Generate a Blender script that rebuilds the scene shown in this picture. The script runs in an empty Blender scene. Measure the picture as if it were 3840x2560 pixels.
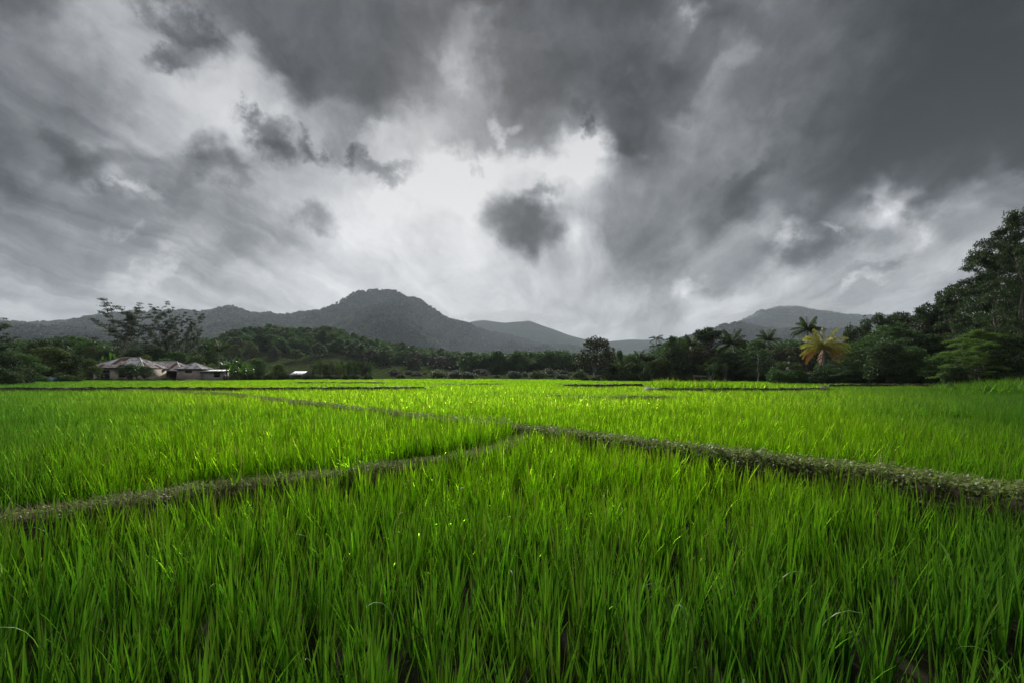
import bpy, math, random
import numpy as np
from mathutils import Vector, Matrix, Euler
R = math.radians
random.seed(7)
rng = np.random.default_rng(7)
sc = bpy.context.scene
COL = sc.collection
CAMZ = 1.52
# ------------------------------------------------------------------ camera
cd = bpy.data.cameras.new('camera'); cam = bpy.data.objects.new('camera', cd); COL.objects.link(cam)
cd.lens = 18.0; cd.sensor_width = 36.0; cd.shift_y = 128/3840
cd.clip_start = 0.05; cd.clip_end = 30000
cam.location = (0, 0, CAMZ); cam.rotation_euler = (R(90), 0, 0)
sc.camera = cam
# ------------------------------------------------------------------ sun
SUN_EL, SUN_AZ = R(27), R(-5)          # azimuth measured from +Y towards +X
sd = bpy.data.lights.new('sun', 'SUN'); sun = bpy.data.objects.new('sun', sd); COL.objects.link(sun)
sd.energy = 4.8; sd.angle = R(6); sd.color = (1.0, 0.955, 0.88)
sdir = Vector((math.sin(SUN_AZ)*math.cos(SUN_EL), math.cos(SUN_AZ)*math.cos(SUN_EL), math.sin(SUN_EL)))
sun.rotation_euler = sdir.to_track_quat('Z', 'Y').to_euler(); sun.location = (0, 0, 60)
# ------------------------------------------------------------------ colour management
sc.view_settings.view_transform = 'Standard'; sc.view_settings.look = 'None'
sc.view_settings.exposure = 0.0; sc.view_settings.gamma = 1.0; sc.view_settings.use_curve_mapping = False
sc.cycles.max_bounces = 4; sc.cycles.diffuse_bounces = 1; sc.cycles.glossy_bounces = 2
sc.cycles.transmission_bounces = 2; sc.cycles.volume_bounces = 0; sc.cycles.transparent_max_bounces = 6
sc.cycles.use_denoising = True

# ------------------------------------------------------------------ sky
class NT:
    def __init__(s, nt): s.nt = nt; nt.nodes.clear()
    def n(s, t, **k):
        nd = s.nt.nodes.new(t)
        for a, v in k.items(): setattr(nd, a, v)
        return nd
    def l(s, a, b): s.nt.links.new(a, b)
    def setin(s, sock, v):
        if isinstance(v, bpy.types.NodeSocket): s.l(v, sock)
        elif v is not None: sock.default_value = v
    def m(s, op, a, b=None, c=None, clamp=False):
        nd = s.n('ShaderNodeMath', operation=op, use_clamp=clamp)
        s.setin(nd.inputs[0], a)
        if b is not None: s.setin(nd.inputs[1], b)
        if c is not None: s.setin(nd.inputs[2], c)
        return nd.outputs[0]
    def vm(s, op, a, b=None, sc_=None):
        nd = s.n('ShaderNodeVectorMath', operation=op)
        s.setin(nd.inputs[0], a)
        if b is not None: s.setin(nd.inputs[1], b)
        if sc_ is not None: s.setin(nd.inputs['Scale'], sc_)
        return nd.outputs[0] if op not in ('LENGTH', 'DOT_PRODUCT') else nd.outputs['Value']
    def noise(s, v, scale, detail=4, rough=.55, col=False, dist=0.0):
        nd = s.n('ShaderNodeTexNoise'); s.setin(nd.inputs['Vector'], v)
        nd.inputs['Scale'].default_value = scale; nd.inputs['Detail'].default_value = detail
        nd.inputs['Roughness'].default_value = rough; nd.inputs['Distortion'].default_value = dist
        return nd.outputs['Color' if col else 'Fac']
    def mr(s, v, a, b, c=0., d=1., smooth=False):
        nd = s.n('ShaderNodeMapRange', interpolation_type='SMOOTHSTEP' if smooth else 'LINEAR')
        s.setin(nd.inputs[0], v)
        for i, x in zip((1, 2, 3, 4), (a, b, c, d)): nd.inputs[i].default_value = x
        return nd.outputs[0]
    def mixf(s, f, a, b):
        nd = s.n('ShaderNodeMix', data_type='FLOAT')
        s.setin(nd.inputs[0], f); s.setin(nd.inputs[2], a); s.setin(nd.inputs[3], b)
        return nd.outputs[0]
    def mixc(s, f, a, b, bt='MIX'):
        nd = s.n('ShaderNodeMix', data_type='RGBA', blend_type=bt)
        s.setin(nd.inputs[0], f)
        for i, v in ((6, a), (7, b)):
            if isinstance(v, tuple) and len(v) == 3: v = (*v, 1)
            s.setin(nd.inputs[i], v)
        return nd.outputs[2]

GRID = '''
95 110 150 188 175 150 115 85 80 75 80 80 90 110 95 90 85 78 80 85 115 95 100 120 115 100 85 70 62 50 42
100 120 150 180 195 160 130 95 75 72 72 80 72 100 140 92 90 88 80 100 120 80 85 110 110 95 80 68 60 50 40
105 125 145 170 190 165 165 165 85 70 72 80 70 110 165 100 90 95 75 95 90 105 120 118 110 90 75 65 55 48 38
100 120 135 160 190 200 205 205 150 72 72 72 80 130 160 95 95 95 105 105 95 120 125 118 105 88 72 62 52 45 32
95 118 130 150 165 190 212 215 200 95 80 72 105 150 160 110 100 105 105 95 100 145 130 120 100 80 68 60 52 42 30
92 115 128 145 158 185 208 220 190 165 130 85 150 185 145 150 130 150 100 90 150 140 125 105 90 75 65 58 52 42 28
75 100 110 150 165 170 165 205 150 190 130 180 185 185 150 165 170 225 105 90 140 145 125 110 90 80 68 60 52 40 30
72 110 85 100 120 130 125 140 170 190 200 185 205 230 230 225 230 225 150 125 135 130 110 110 85 78 65 58 52 60 120
82 90 110 130 150 115 140 150 160 185 215 225 225 235 240 215 200 190 135 130 130 105 90 100 90 80 120 75 80 130 140
95 95 110 115 115 112 135 135 155 155 200 215 220 230 235 170 150 170 130 135 130 95 90 130 100 130 190 130 155 165 160
100 105 115 120 120 125 150 150 155 165 215 210 205 215 225 180 150 200 135 125 120 95 120 160 125 135 150 190 165 160 155
115 110 110 120 125 165 155 150 165 180 205 200 195 205 220 180 170 180 150 130 120 130 130 120 135 165 160 175 165 155 150
150 150 140 165 150 150 155 170 185 190 205 200 190 200 205 200 190 185 160 125 140 130 150 175 160 160 165 165 150 145 140
175 175 165 170 175 165 175 180 185 190 200 195 190 195 200 195 185 175 165 150 180 185 190 165 165 165 160 155 150 145 140
'''
def build_world():
    w = bpy.data.worlds.new('World'); sc.world = w; w.use_nodes = True
    T = NT(w.node_tree)
    tc = T.n('ShaderNodeTexCoord')
    d = T.vm('NORMALIZE', tc.outputs['Generated'])
    # wind-torn edges: push the direction around with turbulence before reading the cloud cover
    w1 = T.vm('SUBTRACT', T.noise(d, 4.0, 2, .5, True), (.5, .5, .5))
    w2 = T.vm('SUBTRACT', T.noise(d, 11., 9, .58, True), (.5, .5, .5))
    wA = T.vm('ADD', d, T.vm('SCALE', w1, sc_=.10))
    dd = T.vm('ADD', wA, T.vm('SCALE', w2, sc_=.135))
    db = T.vm('ADD', d, T.vm('SCALE', T.vm('SUBTRACT', T.noise(d, 13., 8, .6, True), (.5, .5, .5)), sc_=.15))
    def uvof(v):
        sp = T.n('ShaderNodeSeparateXYZ'); T.l(v, sp.inputs[0]); y = T.m('MAXIMUM', sp.outputs[1], .12)
        return T.m('DIVIDE', sp.outputs[0], y), T.m('DIVIDE', sp.outputs[2], y)
    sp0 = T.n('ShaderNodeSeparateXYZ'); T.l(d, sp0.inputs[0])
    u, v = uvof(dd); bu, bv = uvof(db)
    fx = T.mr(u, -1, 1)
    rows = [[float(t) for t in r.split()] for r in GRID.strip().split('\n')]
    val = None; pv = None
    for i, r in enumerate(rows):
        cr = T.n('ShaderNodeValToRGB'); cr.color_ramp.interpolation = 'CARDINAL'
        el = cr.color_ramp.elements
        while len(el) < len(r): el.new(.5)
        for j, g in enumerate(r):
            el[j].position = j/(len(r)-1); g = g/255; el[j].color = (g, g, g, 1)
        T.l(fx, cr.inputs[0])
        vv = (1408 - (20+110*i)/1.2648)/1920
        o = T.n('ShaderNodeRGBToBW'); T.l(cr.outputs[0], o.inputs[0]); o = o.outputs[0]
        if val is None: val = o
        else:
            f = T.mr(v, pv, vv, smooth=True)
            val = T.mixf(f, val, o)
        pv = vv
    # separate small dark clouds and bright openings: (crop, x, y, rx, ry, angle, amount)
    def blob(crop, x, yy, rx, ry, ang, amt, hard=.1):
        nonlocal val
        px = crop*1280 + x/1.2648; py = yy/1.2648
        cu, cv = (px-1920)/1920, (1408-py)/1920
        rx /= 1.2648*1920; ry /= 1.2648*1920; a = R(ang)
        du = T.m('SUBTRACT', bu, cu); dv = T.m('SUBTRACT', bv, cv)
        p = T.m('ADD', T.m('MULTIPLY', du, math.cos(a)/rx), T.m('MULTIPLY', dv, math.sin(a)/rx))
        q = T.m('ADD', T.m('MULTIPLY', du, -math.sin(a)/ry), T.m('MULTIPLY', dv, math.cos(a)/ry))
        rr = T.m('SQRT', T.m('ADD', T.m('MULTIPLY', p, p), T.m('MULTIPLY', q, q)))
        val = T.m('ADD', val, T.mr(rr, hard, 1.3, amt/255, 0., True))
    for b in BLOBS: blob(*b)
    # cloud texture, stretched by the perspective of a flat cloud base
    spw = T.n('ShaderNodeSeparateXYZ'); T.l(T.vm('ADD', d, T.vm('SCALE', w2, sc_=.06)), spw.inputs[0])
    pz = T.m('ADD', T.m('MAXIMUM', spw.outputs[2], 0.), .13)
    cv_ = T.n('ShaderNodeCombineXYZ')      # wind rows run away from the viewer and meet a little right of the middle
    T.l(T.m('MULTIPLY', T.m('DIVIDE', T.m('SUBTRACT', spw.outputs[0], T.m('MULTIPLY', spw.outputs[1], .10)), pz), 1.9), cv_.inputs[0])
    T.l(T.m('MULTIPLY', T.m('DIVIDE', spw.outputs[1], pz), .42), cv_.inputs[1])
    f1 = T.m('SUBTRACT', T.noise(cv_.outputs[0], 1.5, 9, .6, dist=.5), .5)
    f2 = T.m('SUBTRACT', T.noise(dd, 8., 8, .6, dist=.3), .5)
    f3 = T.m('ABSOLUTE', T.m('SUBTRACT', T.noise(wA, 5., 7, .6), .5))
    det = T.m('ADD', T.m('ADD', T.m('MULTIPLY', f1, .56), T.m('MULTIPLY', f2, .30)), T.m('MULTIPLY', T.m('SUBTRACT', .07, f3), .45))
    # the bright openings are smooth, the grey banks are the ones with texture
    det = T.m('MULTIPLY', det, T.mr(val, .62, .92, 1.0, .35))
    # unseen sky: grey cloud made brighter than in view to light trees and roofs
    gen = T.m('ADD', .64, T.m('MULTIPLY', T.m('SUBTRACT', T.noise(d, 2.2, 6, .55), .5), 1.0))
    inside = T.m('MULTIPLY', T.mr(sp0.outputs[1], .25, .55, smooth=True), T.mr(sp0.outputs[2], .82, .62, smooth=True))
    val = T.mixf(inside, gen, val)
    val = T.m('ADD', val, det)
    # a gentle S-curve gives the cloud edges their bite
    mid = T.m('SUBTRACT', val, .5)
    val = T.m('ADD', .5, T.m('MULTIPLY', mid, 1.12))
    val = T.m('MAXIMUM', T.m('MINIMUM', val, .94), .05)
    lin = T.m('MULTIPLY', T.m('POWER', T.m('MULTIPLY', val, T.mr(sp0.outputs[2], .10, .48, 1.05, .88)), 2.25), 1.04)
    tint = T.mixc(val, (.90, .99, 1.14), (1.0, 1.0, 1.01))
    cloud = T.vm('SCALE', tint, sc_=lin)
    sky = T.n('ShaderNodeTexSky', sky_type='NISHITA'); sky.sun_disc = False
    sky.sun_elevation = SUN_EL; sky.sun_rotation = SUN_AZ
    skyc = T.vm('SCALE', sky.outputs[0], sc_=.08)
    fin = T.mixc(.97, skyc, cloud)
    bg = T.n('ShaderNodeBackground'); T.l(fin, bg.inputs[0]); bg.inputs[1].default_value = 1.0
    out = T.n('ShaderNodeOutputWorld'); T.l(bg.outputs[0], out.inputs[0])
    w.cycles.sampling_method = 'MANUAL'; w.cycles.sample_map_resolution = 512
BLOBS = [(0, 1000, 430, 360, 190, -40, 14), (1, 350, 1020, 560, 230, 0, 2), (0, 350, 180, 200, 120, -60, 16), (2, 1150, 480, 800, 330, 28, -26), (2, 1500, 250, 500, 300, 0, -14), (0, 1280, 640, 190, 75, -48, -75), (0, 1180, 510, 70, 28, -60, -50), (0, 1460, 700, 110, 40, -50, -75), (0, 960, 750, 90, 120, 10, -45), (0, 1100, 810, 90, 110, 0, -45),
 (0, 1470, 1010, 150, 70, -5, -50), (0, 370, 780, 260, 90, -35, -42), (0, 820, 290, 150, 65, 15, -60), (0, 880, 130, 170, 80, -25, -60), (0, 640, 910, 150, 34, -25, 36), (0, 450, 880, 90, 28, -30, 25),
 (0, 680, 20, 90, 50, -40, -40), (0, 700, 1290, 200, 60, 35, 30), (0, 560, 1100, 60, 40, 0, 25),
 (1, 170, 790, 190, 55, -10, -75), (1, 20, 750, 40, 40, 0, -40), (1, 640, 820, 30, 60, 30, -30), (1, 860, 1060, 190, 120, -25, -85), (1, 870, 1170, 120, 90, -30, -50), (1, 930, 910, 140, 50, 25, -65),
 (1, 775, 610, 60, 50, 0, 45), (1, 1190, 760, 70, 160, 15, 22), (1, 1160, 640, 34, 80, 0, -70), (1, 1310, 560, 200, 190, -30, -35), (1, 510, 340, 60, 150, 0, 28), (1, 1090, 1100, 80, 130, 0, 25), (1, 1330, 720, 120, 90, -30, -25),
 (2, 490, 1120, 130, 50, 45, 42), (2, 640, 1180, 280, 70, 28, -48), (2, 990, 980, 180, 60, -10, 32), (2, 670, 1075, 60, 25, 0, 40), (2, 40, 1380, 120, 45, 25, 40), (2, 60, 90, 80, 55, 35, 45), (2, 200, 330, 260, 40, 55, 20), (2, 330, 880, 330, 90, 45, -42), (2, 1000, 700, 560, 120, 28, -26), (1, 1450, 1200, 330, 90, 50, -22), (2, 1120, 1120, 170, 45, 45, 18), (2, 820, 1350, 140, 30, 20, 30), (2, 950, 1240, 160, 30, 25, -25)]
build_world()

# ------------------------------------------------------------------ numpy noise
def _h(ix, iy, s):
    n = (ix.astype(np.int64)*374761393 + iy.astype(np.int64)*668265263 + s*1274126177) & 0xffffffff
    n = ((n ^ (n >> 13))*1274126177) & 0xffffffff
    return ((n ^ (n >> 16)) & 0xffff)/65535.0
def vnoise(x, y, s=0):
    x = np.asarray(x, float); y = np.asarray(y, float)
    ix, iy = np.floor(x), np.floor(y); fx, fy = x-ix, y-iy
    fx = fx*fx*(3-2*fx); fy = fy*fy*(3-2*fy)
    a, b, c, d = _h(ix, iy, s), _h(ix+1, iy, s), _h(ix, iy+1, s), _h(ix+1, iy+1, s)
    return (a*(1-fx)+b*fx)*(1-fy)+(c*(1-fx)+d*fx)*fy
def fbm(x, y, o=4, s=0):
    r = 0; a = .5
    for i in range(o): r = r + a*(vnoise(x*2**i, y*2**i, s+i)-.5)*2; a *= .5
    return r
def sstep(a, b, x):
    t = np.clip((x-a)/(b-a), 0, 1); return t*t*(3-2*t)

# ------------------------------------------------------------------ object helpers
def tag(o, label=None, cat=None, group=None, kind=None):
    if label: o['label'] = label
    if cat: o['category'] = cat
    if group: o['group'] = group
    if kind: o['kind'] = kind
    return o
def mesh_np(name, V, F, mat=None, attr=None, smooth=False):
    """V (n,3); F list of face index arrays all of the same length, or an (m,k) array"""
    me = bpy.data.meshes.new(name)
    V = np.asarray(V, np.float32)
    Fs = F if isinstance(F, list) else [F]
    Fs = [np.asarray(f, np.int32) for f in Fs if len(f)]
    me.vertices.add(len(V)); me.vertices.foreach_set('co', V.ravel())
    idx = np.concatenate([f.ravel() for f in Fs]); tot = np.concatenate([np.full(len(f), f.shape[1]) for f in Fs])
    st = np.concatenate([[0], np.cumsum(tot)[:-1]])
    me.loops.add(len(idx)); me.loops.foreach_set('vertex_index', idx)
    me.polygons.add(len(tot)); me.polygons.foreach_set('loop_start', st.astype(np.int32))
    if smooth: me.polygons.foreach_set('use_smooth', np.ones(len(tot), bool))
    me.update(calc_edges=True)
    if attr is not None:
        for k, a in attr.items():
            at = me.attributes.new(k, 'FLOAT', 'POINT'); at.data.foreach_set('value', np.asarray(a, np.float32))
    if mat: me.materials.append(mat)
    return me
def link(name, me, parent=None, loc=(0, 0, 0), rot=(0, 0, 0), scl=(1, 1, 1)):
    o = bpy.data.objects.new(name, me); COL.objects.link(o)
    o.location = loc; o.rotation_euler = rot; o.scale = scl
    if parent: o.parent = parent
    return o
def thing(name, label, cat, loc=(0, 0, 0), rz=0, group=None):
    o = bpy.data.objects.new(name, None); COL.objects.link(o); o.location = loc; o.rotation_euler = (0, 0, rz)
    o.empty_display_size = .3
    return tag(o, label, cat, group)
class MB:
    def __init__(s): s.v = []; s.q = []; s.t = []; s.n = 0
    def add(s, V, F):
        V = np.asarray(V, float); F = np.asarray(F, int) + s.n
        s.v.append(V); s.n += len(V)
        (s.q if F.shape[1] == 4 else s.t).append(F); return s
    def box(s, x0, x1, y0, y1, z0, z1):
        V = [(x, y, z) for z in (z0, z1) for (x, y) in ((x0, y0), (x1, y0), (x1, y1), (x0, y1))]
        return s.add(V, [(0, 3, 2, 1), (4, 5, 6, 7), (0, 1, 5, 4), (1, 2, 6, 5), (2, 3, 7, 6), (3, 0, 4, 7)])
    def tube(s, P, rad, n=6):
        P = np.asarray(P, float); k = len(P); rad = np.broadcast_to(rad, (k,))
        T = np.gradient(P, axis=0); T /= np.linalg.norm(T, axis=1)[:, None]+1e-9
        up = np.array([0.31, 0.17, .93]) if abs(T[0, 2]) < .8 else np.array([1., 0.1, 0])
        A = np.cross(T, up); A /= np.linalg.norm(A, axis=1)[:, None]; B = np.cross(T, A)
        th = np.arange(n)*2*math.pi/n
        V = (P[:, None] + rad[:, None, None]*(np.cos(th)[None, :, None]*A[:, None]+np.sin(th)[None, :, None]*B[:, None])).reshape(-1, 3)
        F = [(i*n+j, i*n+(j+1) % n, (i+1)*n+(j+1) % n, (i+1)*n+j) for i in range(k-1) for j in range(n)]
        s.add(V, F)
        s.add([P[-1]] + list(V[-n:]), [(0, 1+j, 1+(j+1) % n) for j in range(n)])
        return s
    def mesh(s, name, mat, smooth=False, attr=None):
        F = ([np.concatenate(s.q)] if s.q else []) + ([np.concatenate(s.t)] if s.t else [])
        return mesh_np(name, np.concatenate(s.v), F, mat, attr, smooth)
def src(px, py, Y):           # a point of the place seen along that direction at depth Y
    return ((px-1920)/1920*Y, Y, CAMZ+(1408-py)/1920*Y)
def X_(px, Y): return (px-1920)/1920*Y
def Z_(py, Y): return CAMZ+(1408-py)/1920*Y

# ------------------------------------------------------------------ materials
def base_mat(name):
    m = bpy.data.materials.new(name); m.use_nodes = True
    T = NT(m.node_tree); out = T.n('ShaderNodeOutputMaterial'); return m, T, out
def leaf_mat(name, ca, cb, trans, rough=.62, spec=.12, attr='lv', fwd=0.0, tmix=.35, inst=None):
    m, T, out = base_mat(name)
    at = T.n('ShaderNodeAttribute', attribute_name=attr)
    oi = T.n('ShaderNodeObjectInfo')
    f = T.m('ADD', T.m('MULTIPLY', at.outputs['Fac'], .75), T.m('MULTIPLY', oi.outputs['Random'], .25))
    col = T.mixc(f, ca, cb); tcol = T.mixc(f, tuple(c*q for c, q in zip(trans, (.45, .62, .7))), tuple(min(c*1.3, .95) for c in trans))
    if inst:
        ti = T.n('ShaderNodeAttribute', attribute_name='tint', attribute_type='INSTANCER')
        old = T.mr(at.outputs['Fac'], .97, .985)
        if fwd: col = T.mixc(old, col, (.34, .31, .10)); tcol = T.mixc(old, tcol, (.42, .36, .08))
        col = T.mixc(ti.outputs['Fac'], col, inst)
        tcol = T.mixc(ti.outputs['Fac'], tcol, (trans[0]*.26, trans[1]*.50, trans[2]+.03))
    pr = T.n('ShaderNodeBsdfPrincipled'); T.l(col, pr.inputs['Base Color'])
    pr.inputs['Roughness'].default_value = rough; pr.inputs['Specular IOR Level'].default_value = spec
    tr = T.n('ShaderNodeBsdfTranslucent'); T.l(tcol, tr.inputs[0])
    ms = T.n('ShaderNodeMixShader'); ms.inputs[0].default_value = tmix
    T.l(pr.outputs[0], ms.inputs[1]); T.l(tr.outputs[0], ms.inputs[2]); o = ms.outputs[0]
    if fwd:
        rf = T.n('ShaderNodeBsdfRefraction'); T.l(tcol, rf.inputs[0]); rf.inputs['Roughness'].default_value = .56; rf.inputs['IOR'].default_value = 1.9
        m2 = T.n('ShaderNodeMixShader'); m2.inputs[0].default_value = fwd
        T.l(o, m2.inputs[1]); T.l(rf.outputs[0], m2.inputs[2]); o = m2.outputs[0]
    T.l(o, out.inputs[0]); return m
def solid_mat(name, ca, cb, scale=3, rough=.85, bump=.2, detail=6, spec=.3, coord='Object', metal=0., contrast=(.35, .65)):
    m, T, out = base_mat(name)
    tc = T.n('ShaderNodeTexCoord'); co = tc.outputs[coord]
    f = T.mr(T.noise(co, scale, detail, .65), *contrast)
    col = T.mixc(f, ca, cb)
    pr = T.n('ShaderNodeBsdfPrincipled'); T.l(col, pr.inputs['Base Color'])
    pr.inputs['Roughness'].default_value = rough; pr.inputs['Specular IOR Level'].default_value = spec; pr.inputs['Metallic'].default_value = metal
    if bump:
        b = T.n('ShaderNodeBump'); b.inputs['Strength'].default_value = bump; b.inputs['Distance'].default_value = .03
        T.l(T.noise(co, scale*6, 5, .6), b.inputs['Height']); T.l(b.outputs[0], pr.inputs['Normal'])
    T.l(pr.outputs[0], out.inputs[0]); return m

M = {}
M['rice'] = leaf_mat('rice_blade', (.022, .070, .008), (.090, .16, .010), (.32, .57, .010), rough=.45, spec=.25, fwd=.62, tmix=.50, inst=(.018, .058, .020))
M['rice_dry'] = leaf_mat('rice_dry', (.30, .30, .13), (.45, .42, .20), (.35, .33, .10), rough=.6)
M['rice_pale'] = leaf_mat('rice_pale', (.08, .20, .04), (.14, .28, .07), (.22, .45, .04), rough=.5, spec=.2, tmix=.4)
M['creeper'] = leaf_mat('creeper_leaf', (.13, .17, .05), (.38, .42, .18), (.26, .34, .06), rough=.6, spec=.3)
M['straw'] = leaf_mat('straw', (.20, .16, .10), (.46, .38, .25), (.2, .15, .08), rough=.8, spec=.1)
M['dark'] = leaf_mat('leaf_dark', (.028, .050, .024), (.125, .165, .080), (.05, .10, .02), tmix=.25)
M['mid'] = leaf_mat('leaf_mid', (.038, .075, .026), (.15, .225, .085), (.07, .16, .03), tmix=.3)
M['light'] = leaf_mat('leaf_light', (.065, .12, .024), (.19, .28, .07), (.20, .36, .04), tmix=.35)
M['olive'] = leaf_mat('leaf_olive', (.050, .075, .024), (.19, .22, .085), (.10, .16, .02), tmix=.3)
M['brown'] = leaf_mat('leaf_brown', (.040, .044, .030), (.14, .14, .09), (.06, .08, .03), tmix=.25)
M['grey'] = leaf_mat('leaf_grey', (.050, .065, .045), (.13, .15, .105), (.08, .12, .05), tmix=.3)
M['frond'] = leaf_mat('palm_frond', (.030, .048, .020), (.10, .13, .055), (.10, .16, .03), rough=.6, spec=.08, tmix=.3)
M['frond_yellow'] = leaf_mat('palm_frond_yellow', (.30, .29, .055), (.56, .50, .15), (.52, .50, .07), rough=.5, tmix=.35)
M['frond_orange'] = leaf_mat('palm_frond_dry', (.42, .20, .05), (.60, .34, .11), (.42, .24, .05), rough=.6, tmix=.3)
M['banana'] = leaf_mat('banana_leaf', (.045, .085, .025), (.12, .19, .06), (.16, .34, .03), rough=.4, spec=.35, tmix=.3)
M['bark'] = solid_mat('bark', (.07, .058, .045), (.17, .15, .125), 6)
M['bark_white'] = solid_mat('bark_white', (.35, .34, .31), (.62, .61, .58), 8)
M['bark_grey'] = solid_mat('bark_grey', (.13, .125, .11), (.28, .27, .25), 8)
M['soil'] = solid_mat('wet_soil', (.018, .013, .009), (.055, .042, .030), 5, bump=.6, coord='Object', rough=.7)
M['bund'] = solid_mat('bund_soil', (.040, .026, .016), (.20, .145, .095), 9, bump=.8)
M['wall'] = solid_mat('painted_wall', (.50, .43, .33), (.62, .55, .44), 2.0, bump=.1)
M['wall_grey'] = solid_mat('cement_wall', (.30, .28, .26), (.46, .44, .41), 1.6, bump=.15)
M['wall_pink'] = solid_mat('bare_plaster_wall', (.33, .275, .24), (.48, .41, .36), 1.2, bump=.2)
M['darkwood'] = solid_mat('dark_wood', (.018, .014, .011), (.05, .04, .03), 8)
M['glass'] = solid_mat('window_glass', (.012, .014, .016), (.03, .034, .036), 2, rough=.15, bump=0, spec=.6)
M['galv'] = solid_mat('galvanised_sheet', (.55, .55, .555), (.80, .80, .81), 5, rough=.55, bump=0, metal=.0)
M['galv_rust'] = solid_mat('part_rusted_sheet', (.24, .13, .10), (.70, .68, .67), 3.5, rough=.7, bump=0, contrast=(.42, .56))
M['rust'] = solid_mat('rusted_sheet', (.10, .048, .036), (.23, .13, .10), 3, rough=.85, bump=0)
M['newmetal'] = solid_mat('new_metal_sheet', (.75, .76, .78), (.88, .89, .9), 3, rough=.4, bump=0)
M['blue'] = solid_mat('blue_tarpaulin', (.08, .17, .32), (.40, .55, .72), 2.5, rough=.4, bump=.1, contrast=(.45, .55))
M['yellow'] = solid_mat('yellow_petal', (.75, .50, .02), (.85, .62, .05), 3, bump=0)
M['red'] = solid_mat('red_leaf', (.42, .10, .07), (.55, .16, .12), 3, bump=0)
M['paper'] = solid_mat('pale_litter', (.65, .65, .62), (.8, .8, .78), 3, bump=0)
M['crest'] = solid_mat('galvanised_capping', (.30, .29, .28), (.55, .55, .55), 3, rough=.6, bump=0)

def ground_mat():
    m, T, out = base_mat('ground')
    tc = T.n('ShaderNodeTexCoord'); co = tc.outputs['Object']
    sp = T.n('ShaderNodeSeparateXYZ'); T.l(co, sp.inputs[0])
    n1 = T.noise(co, 3.0, 8, .65); n2 = T.noise(co, .05, 5, .6)
    soil = T.mixc(T.mr(n1, .3, .7), (.009, .008, .005), (.030, .026, .017))
    grass = T.mixc(T.mr(T.noise(co, 1.2, 7, .7), .35, .65), (.028, .048, .014), (.085, .105, .034))
    grass = T.mixc(T.mr(n2, .4, .6), grass, (.055, .065, .028))
    f = T.mr(sp.outputs[1], 100, 125)
    col = T.mixc(f, soil, grass)
    pr = T.n('ShaderNodeBsdfPrincipled'); T.l(col, pr.inputs['Base Color']); pr.inputs['Roughness'].default_value = .95; pr.inputs['Specular IOR Level'].default_value = .05
    b = T.n('ShaderNodeBump'); b.inputs['Strength'].default_value = .5; b.inputs['Distance'].default_value = .05
    T.l(n1, b.inputs['Height']); T.l(b.outputs[0], pr.inputs['Normal'])
    T.l(pr.outputs[0], out.inputs[0]); return m
M['ground'] = ground_mat()
def hill_mat(name, ca, cb, s):
    m, T, out = base_mat(name)
    co = T.n('ShaderNodeNewGeometry').outputs['Position']
    col = T.mixc(T.mr(T.noise(co, s, 8, .7), .35, .65), ca, cb)
    v = T.n('ShaderNodeTexVoronoi'); T.l(co, v.inputs['Vector']); v.inputs['Scale'].default_value = s*6
    b = T.n('ShaderNodeBump'); b.inputs['Strength'].default_value = .5; b.inputs['Distance'].default_value = min(2.0, .02/s)
    T.l(v.outputs['Distance'], b.inputs['Height']); b.invert = True
    pr = T.n('ShaderNodeBsdfPrincipled'); T.l(col, pr.inputs['Base Color']); pr.inputs['Roughness'].default_value = .9
    pr.inputs['Specular IOR Level'].default_value = .0
    T.l(b.outputs[0], pr.inputs['Normal']); T.l(pr.outputs[0], out.inputs[0]); return m
M['hill'] = hill_mat('forest_hill', (.018, .030, .026), (.042, .060, .046), .02)
M['meadow'] = hill_mat('meadow_hill', (.028, .042, .018), (.07, .085, .036), .12)

# ------------------------------------------------------------------ paddies: the lines of the banks
def poly_world(pts, z):       # image-space reading of a bank, put at height z
    o = []
    for px, py in pts:
        px *= 1.6327; py *= 1.6327
        Y = (CAMZ-z)*1920/(py-1408); o.append((X_(px, Y), Y))
    return np.array(o)
LB = poly_world([(0, 1182), (140, 1160), (300, 1138), (450, 1115), (600, 1098), (750, 1082), (900, 1062), (1050, 1045), (1150, 1022), (1215, 1000)], .5)
LB = np.vstack([[-6.6, 2.2], LB])
RB = poly_world([(1180, 988), (1230, 993), (1350, 1008), (1500, 1030), (1650, 1048), (1800, 1068), (1950, 1087), (2100, 1108), (2220, 1128), (2352, 1150)], .5)
RB = np.vstack([RB, [5.6, 3.6], [7.4, 2.6], [9.5, 1.6]])
LB[-1] = RB[1] + np.array([-.12, -.1])
TB = poly_world([(1180, 985), (980, 962), (860, 946), (750, 933), (600, 915), (520, 905)], .62)
TB[0] = RB[0] + np.array([-.1, .12]); TB = np.vstack([TB, [-24.5, 31.6]])
def dist_poly(P, L):
    d = np.full(len(P), 1e9)
    for a, b in zip(L[:-1], L[1:]):
        ab = b-a; t = np.clip(((P-a)@ab)/(ab@ab), 0, 1)
        d = np.minimum(d, np.linalg.norm(P-(a+t[:, None]*ab), axis=1))
    return d
def inpoly(P, L):
    x, y = P[:, 0], P[:, 1]; c = np.zeros(len(P), bool); n = len(L)
    for i in range(n):
        x1, y1 = L[i]; x2, y2 = L[(i+1) % n]
        m = ((y1 > y) != (y2 > y)); xx = (x2-x1)*(y-y1)/((y2-y1) if y2 != y1 else 1e-9)+x1
        c ^= m & (x < xx)
    return c
FRONT = np.vstack([LB, RB[1:], [[12, -6], [-12, -6]]])
FL = .19
LV = .33                       # level of the two upper paddies
def terrace_y(x): return 31.0 + 3.6*sstep(-18, -11, x) + .5*np.sin(x*.21) + .3*np.sin(x*.083+1)
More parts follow.
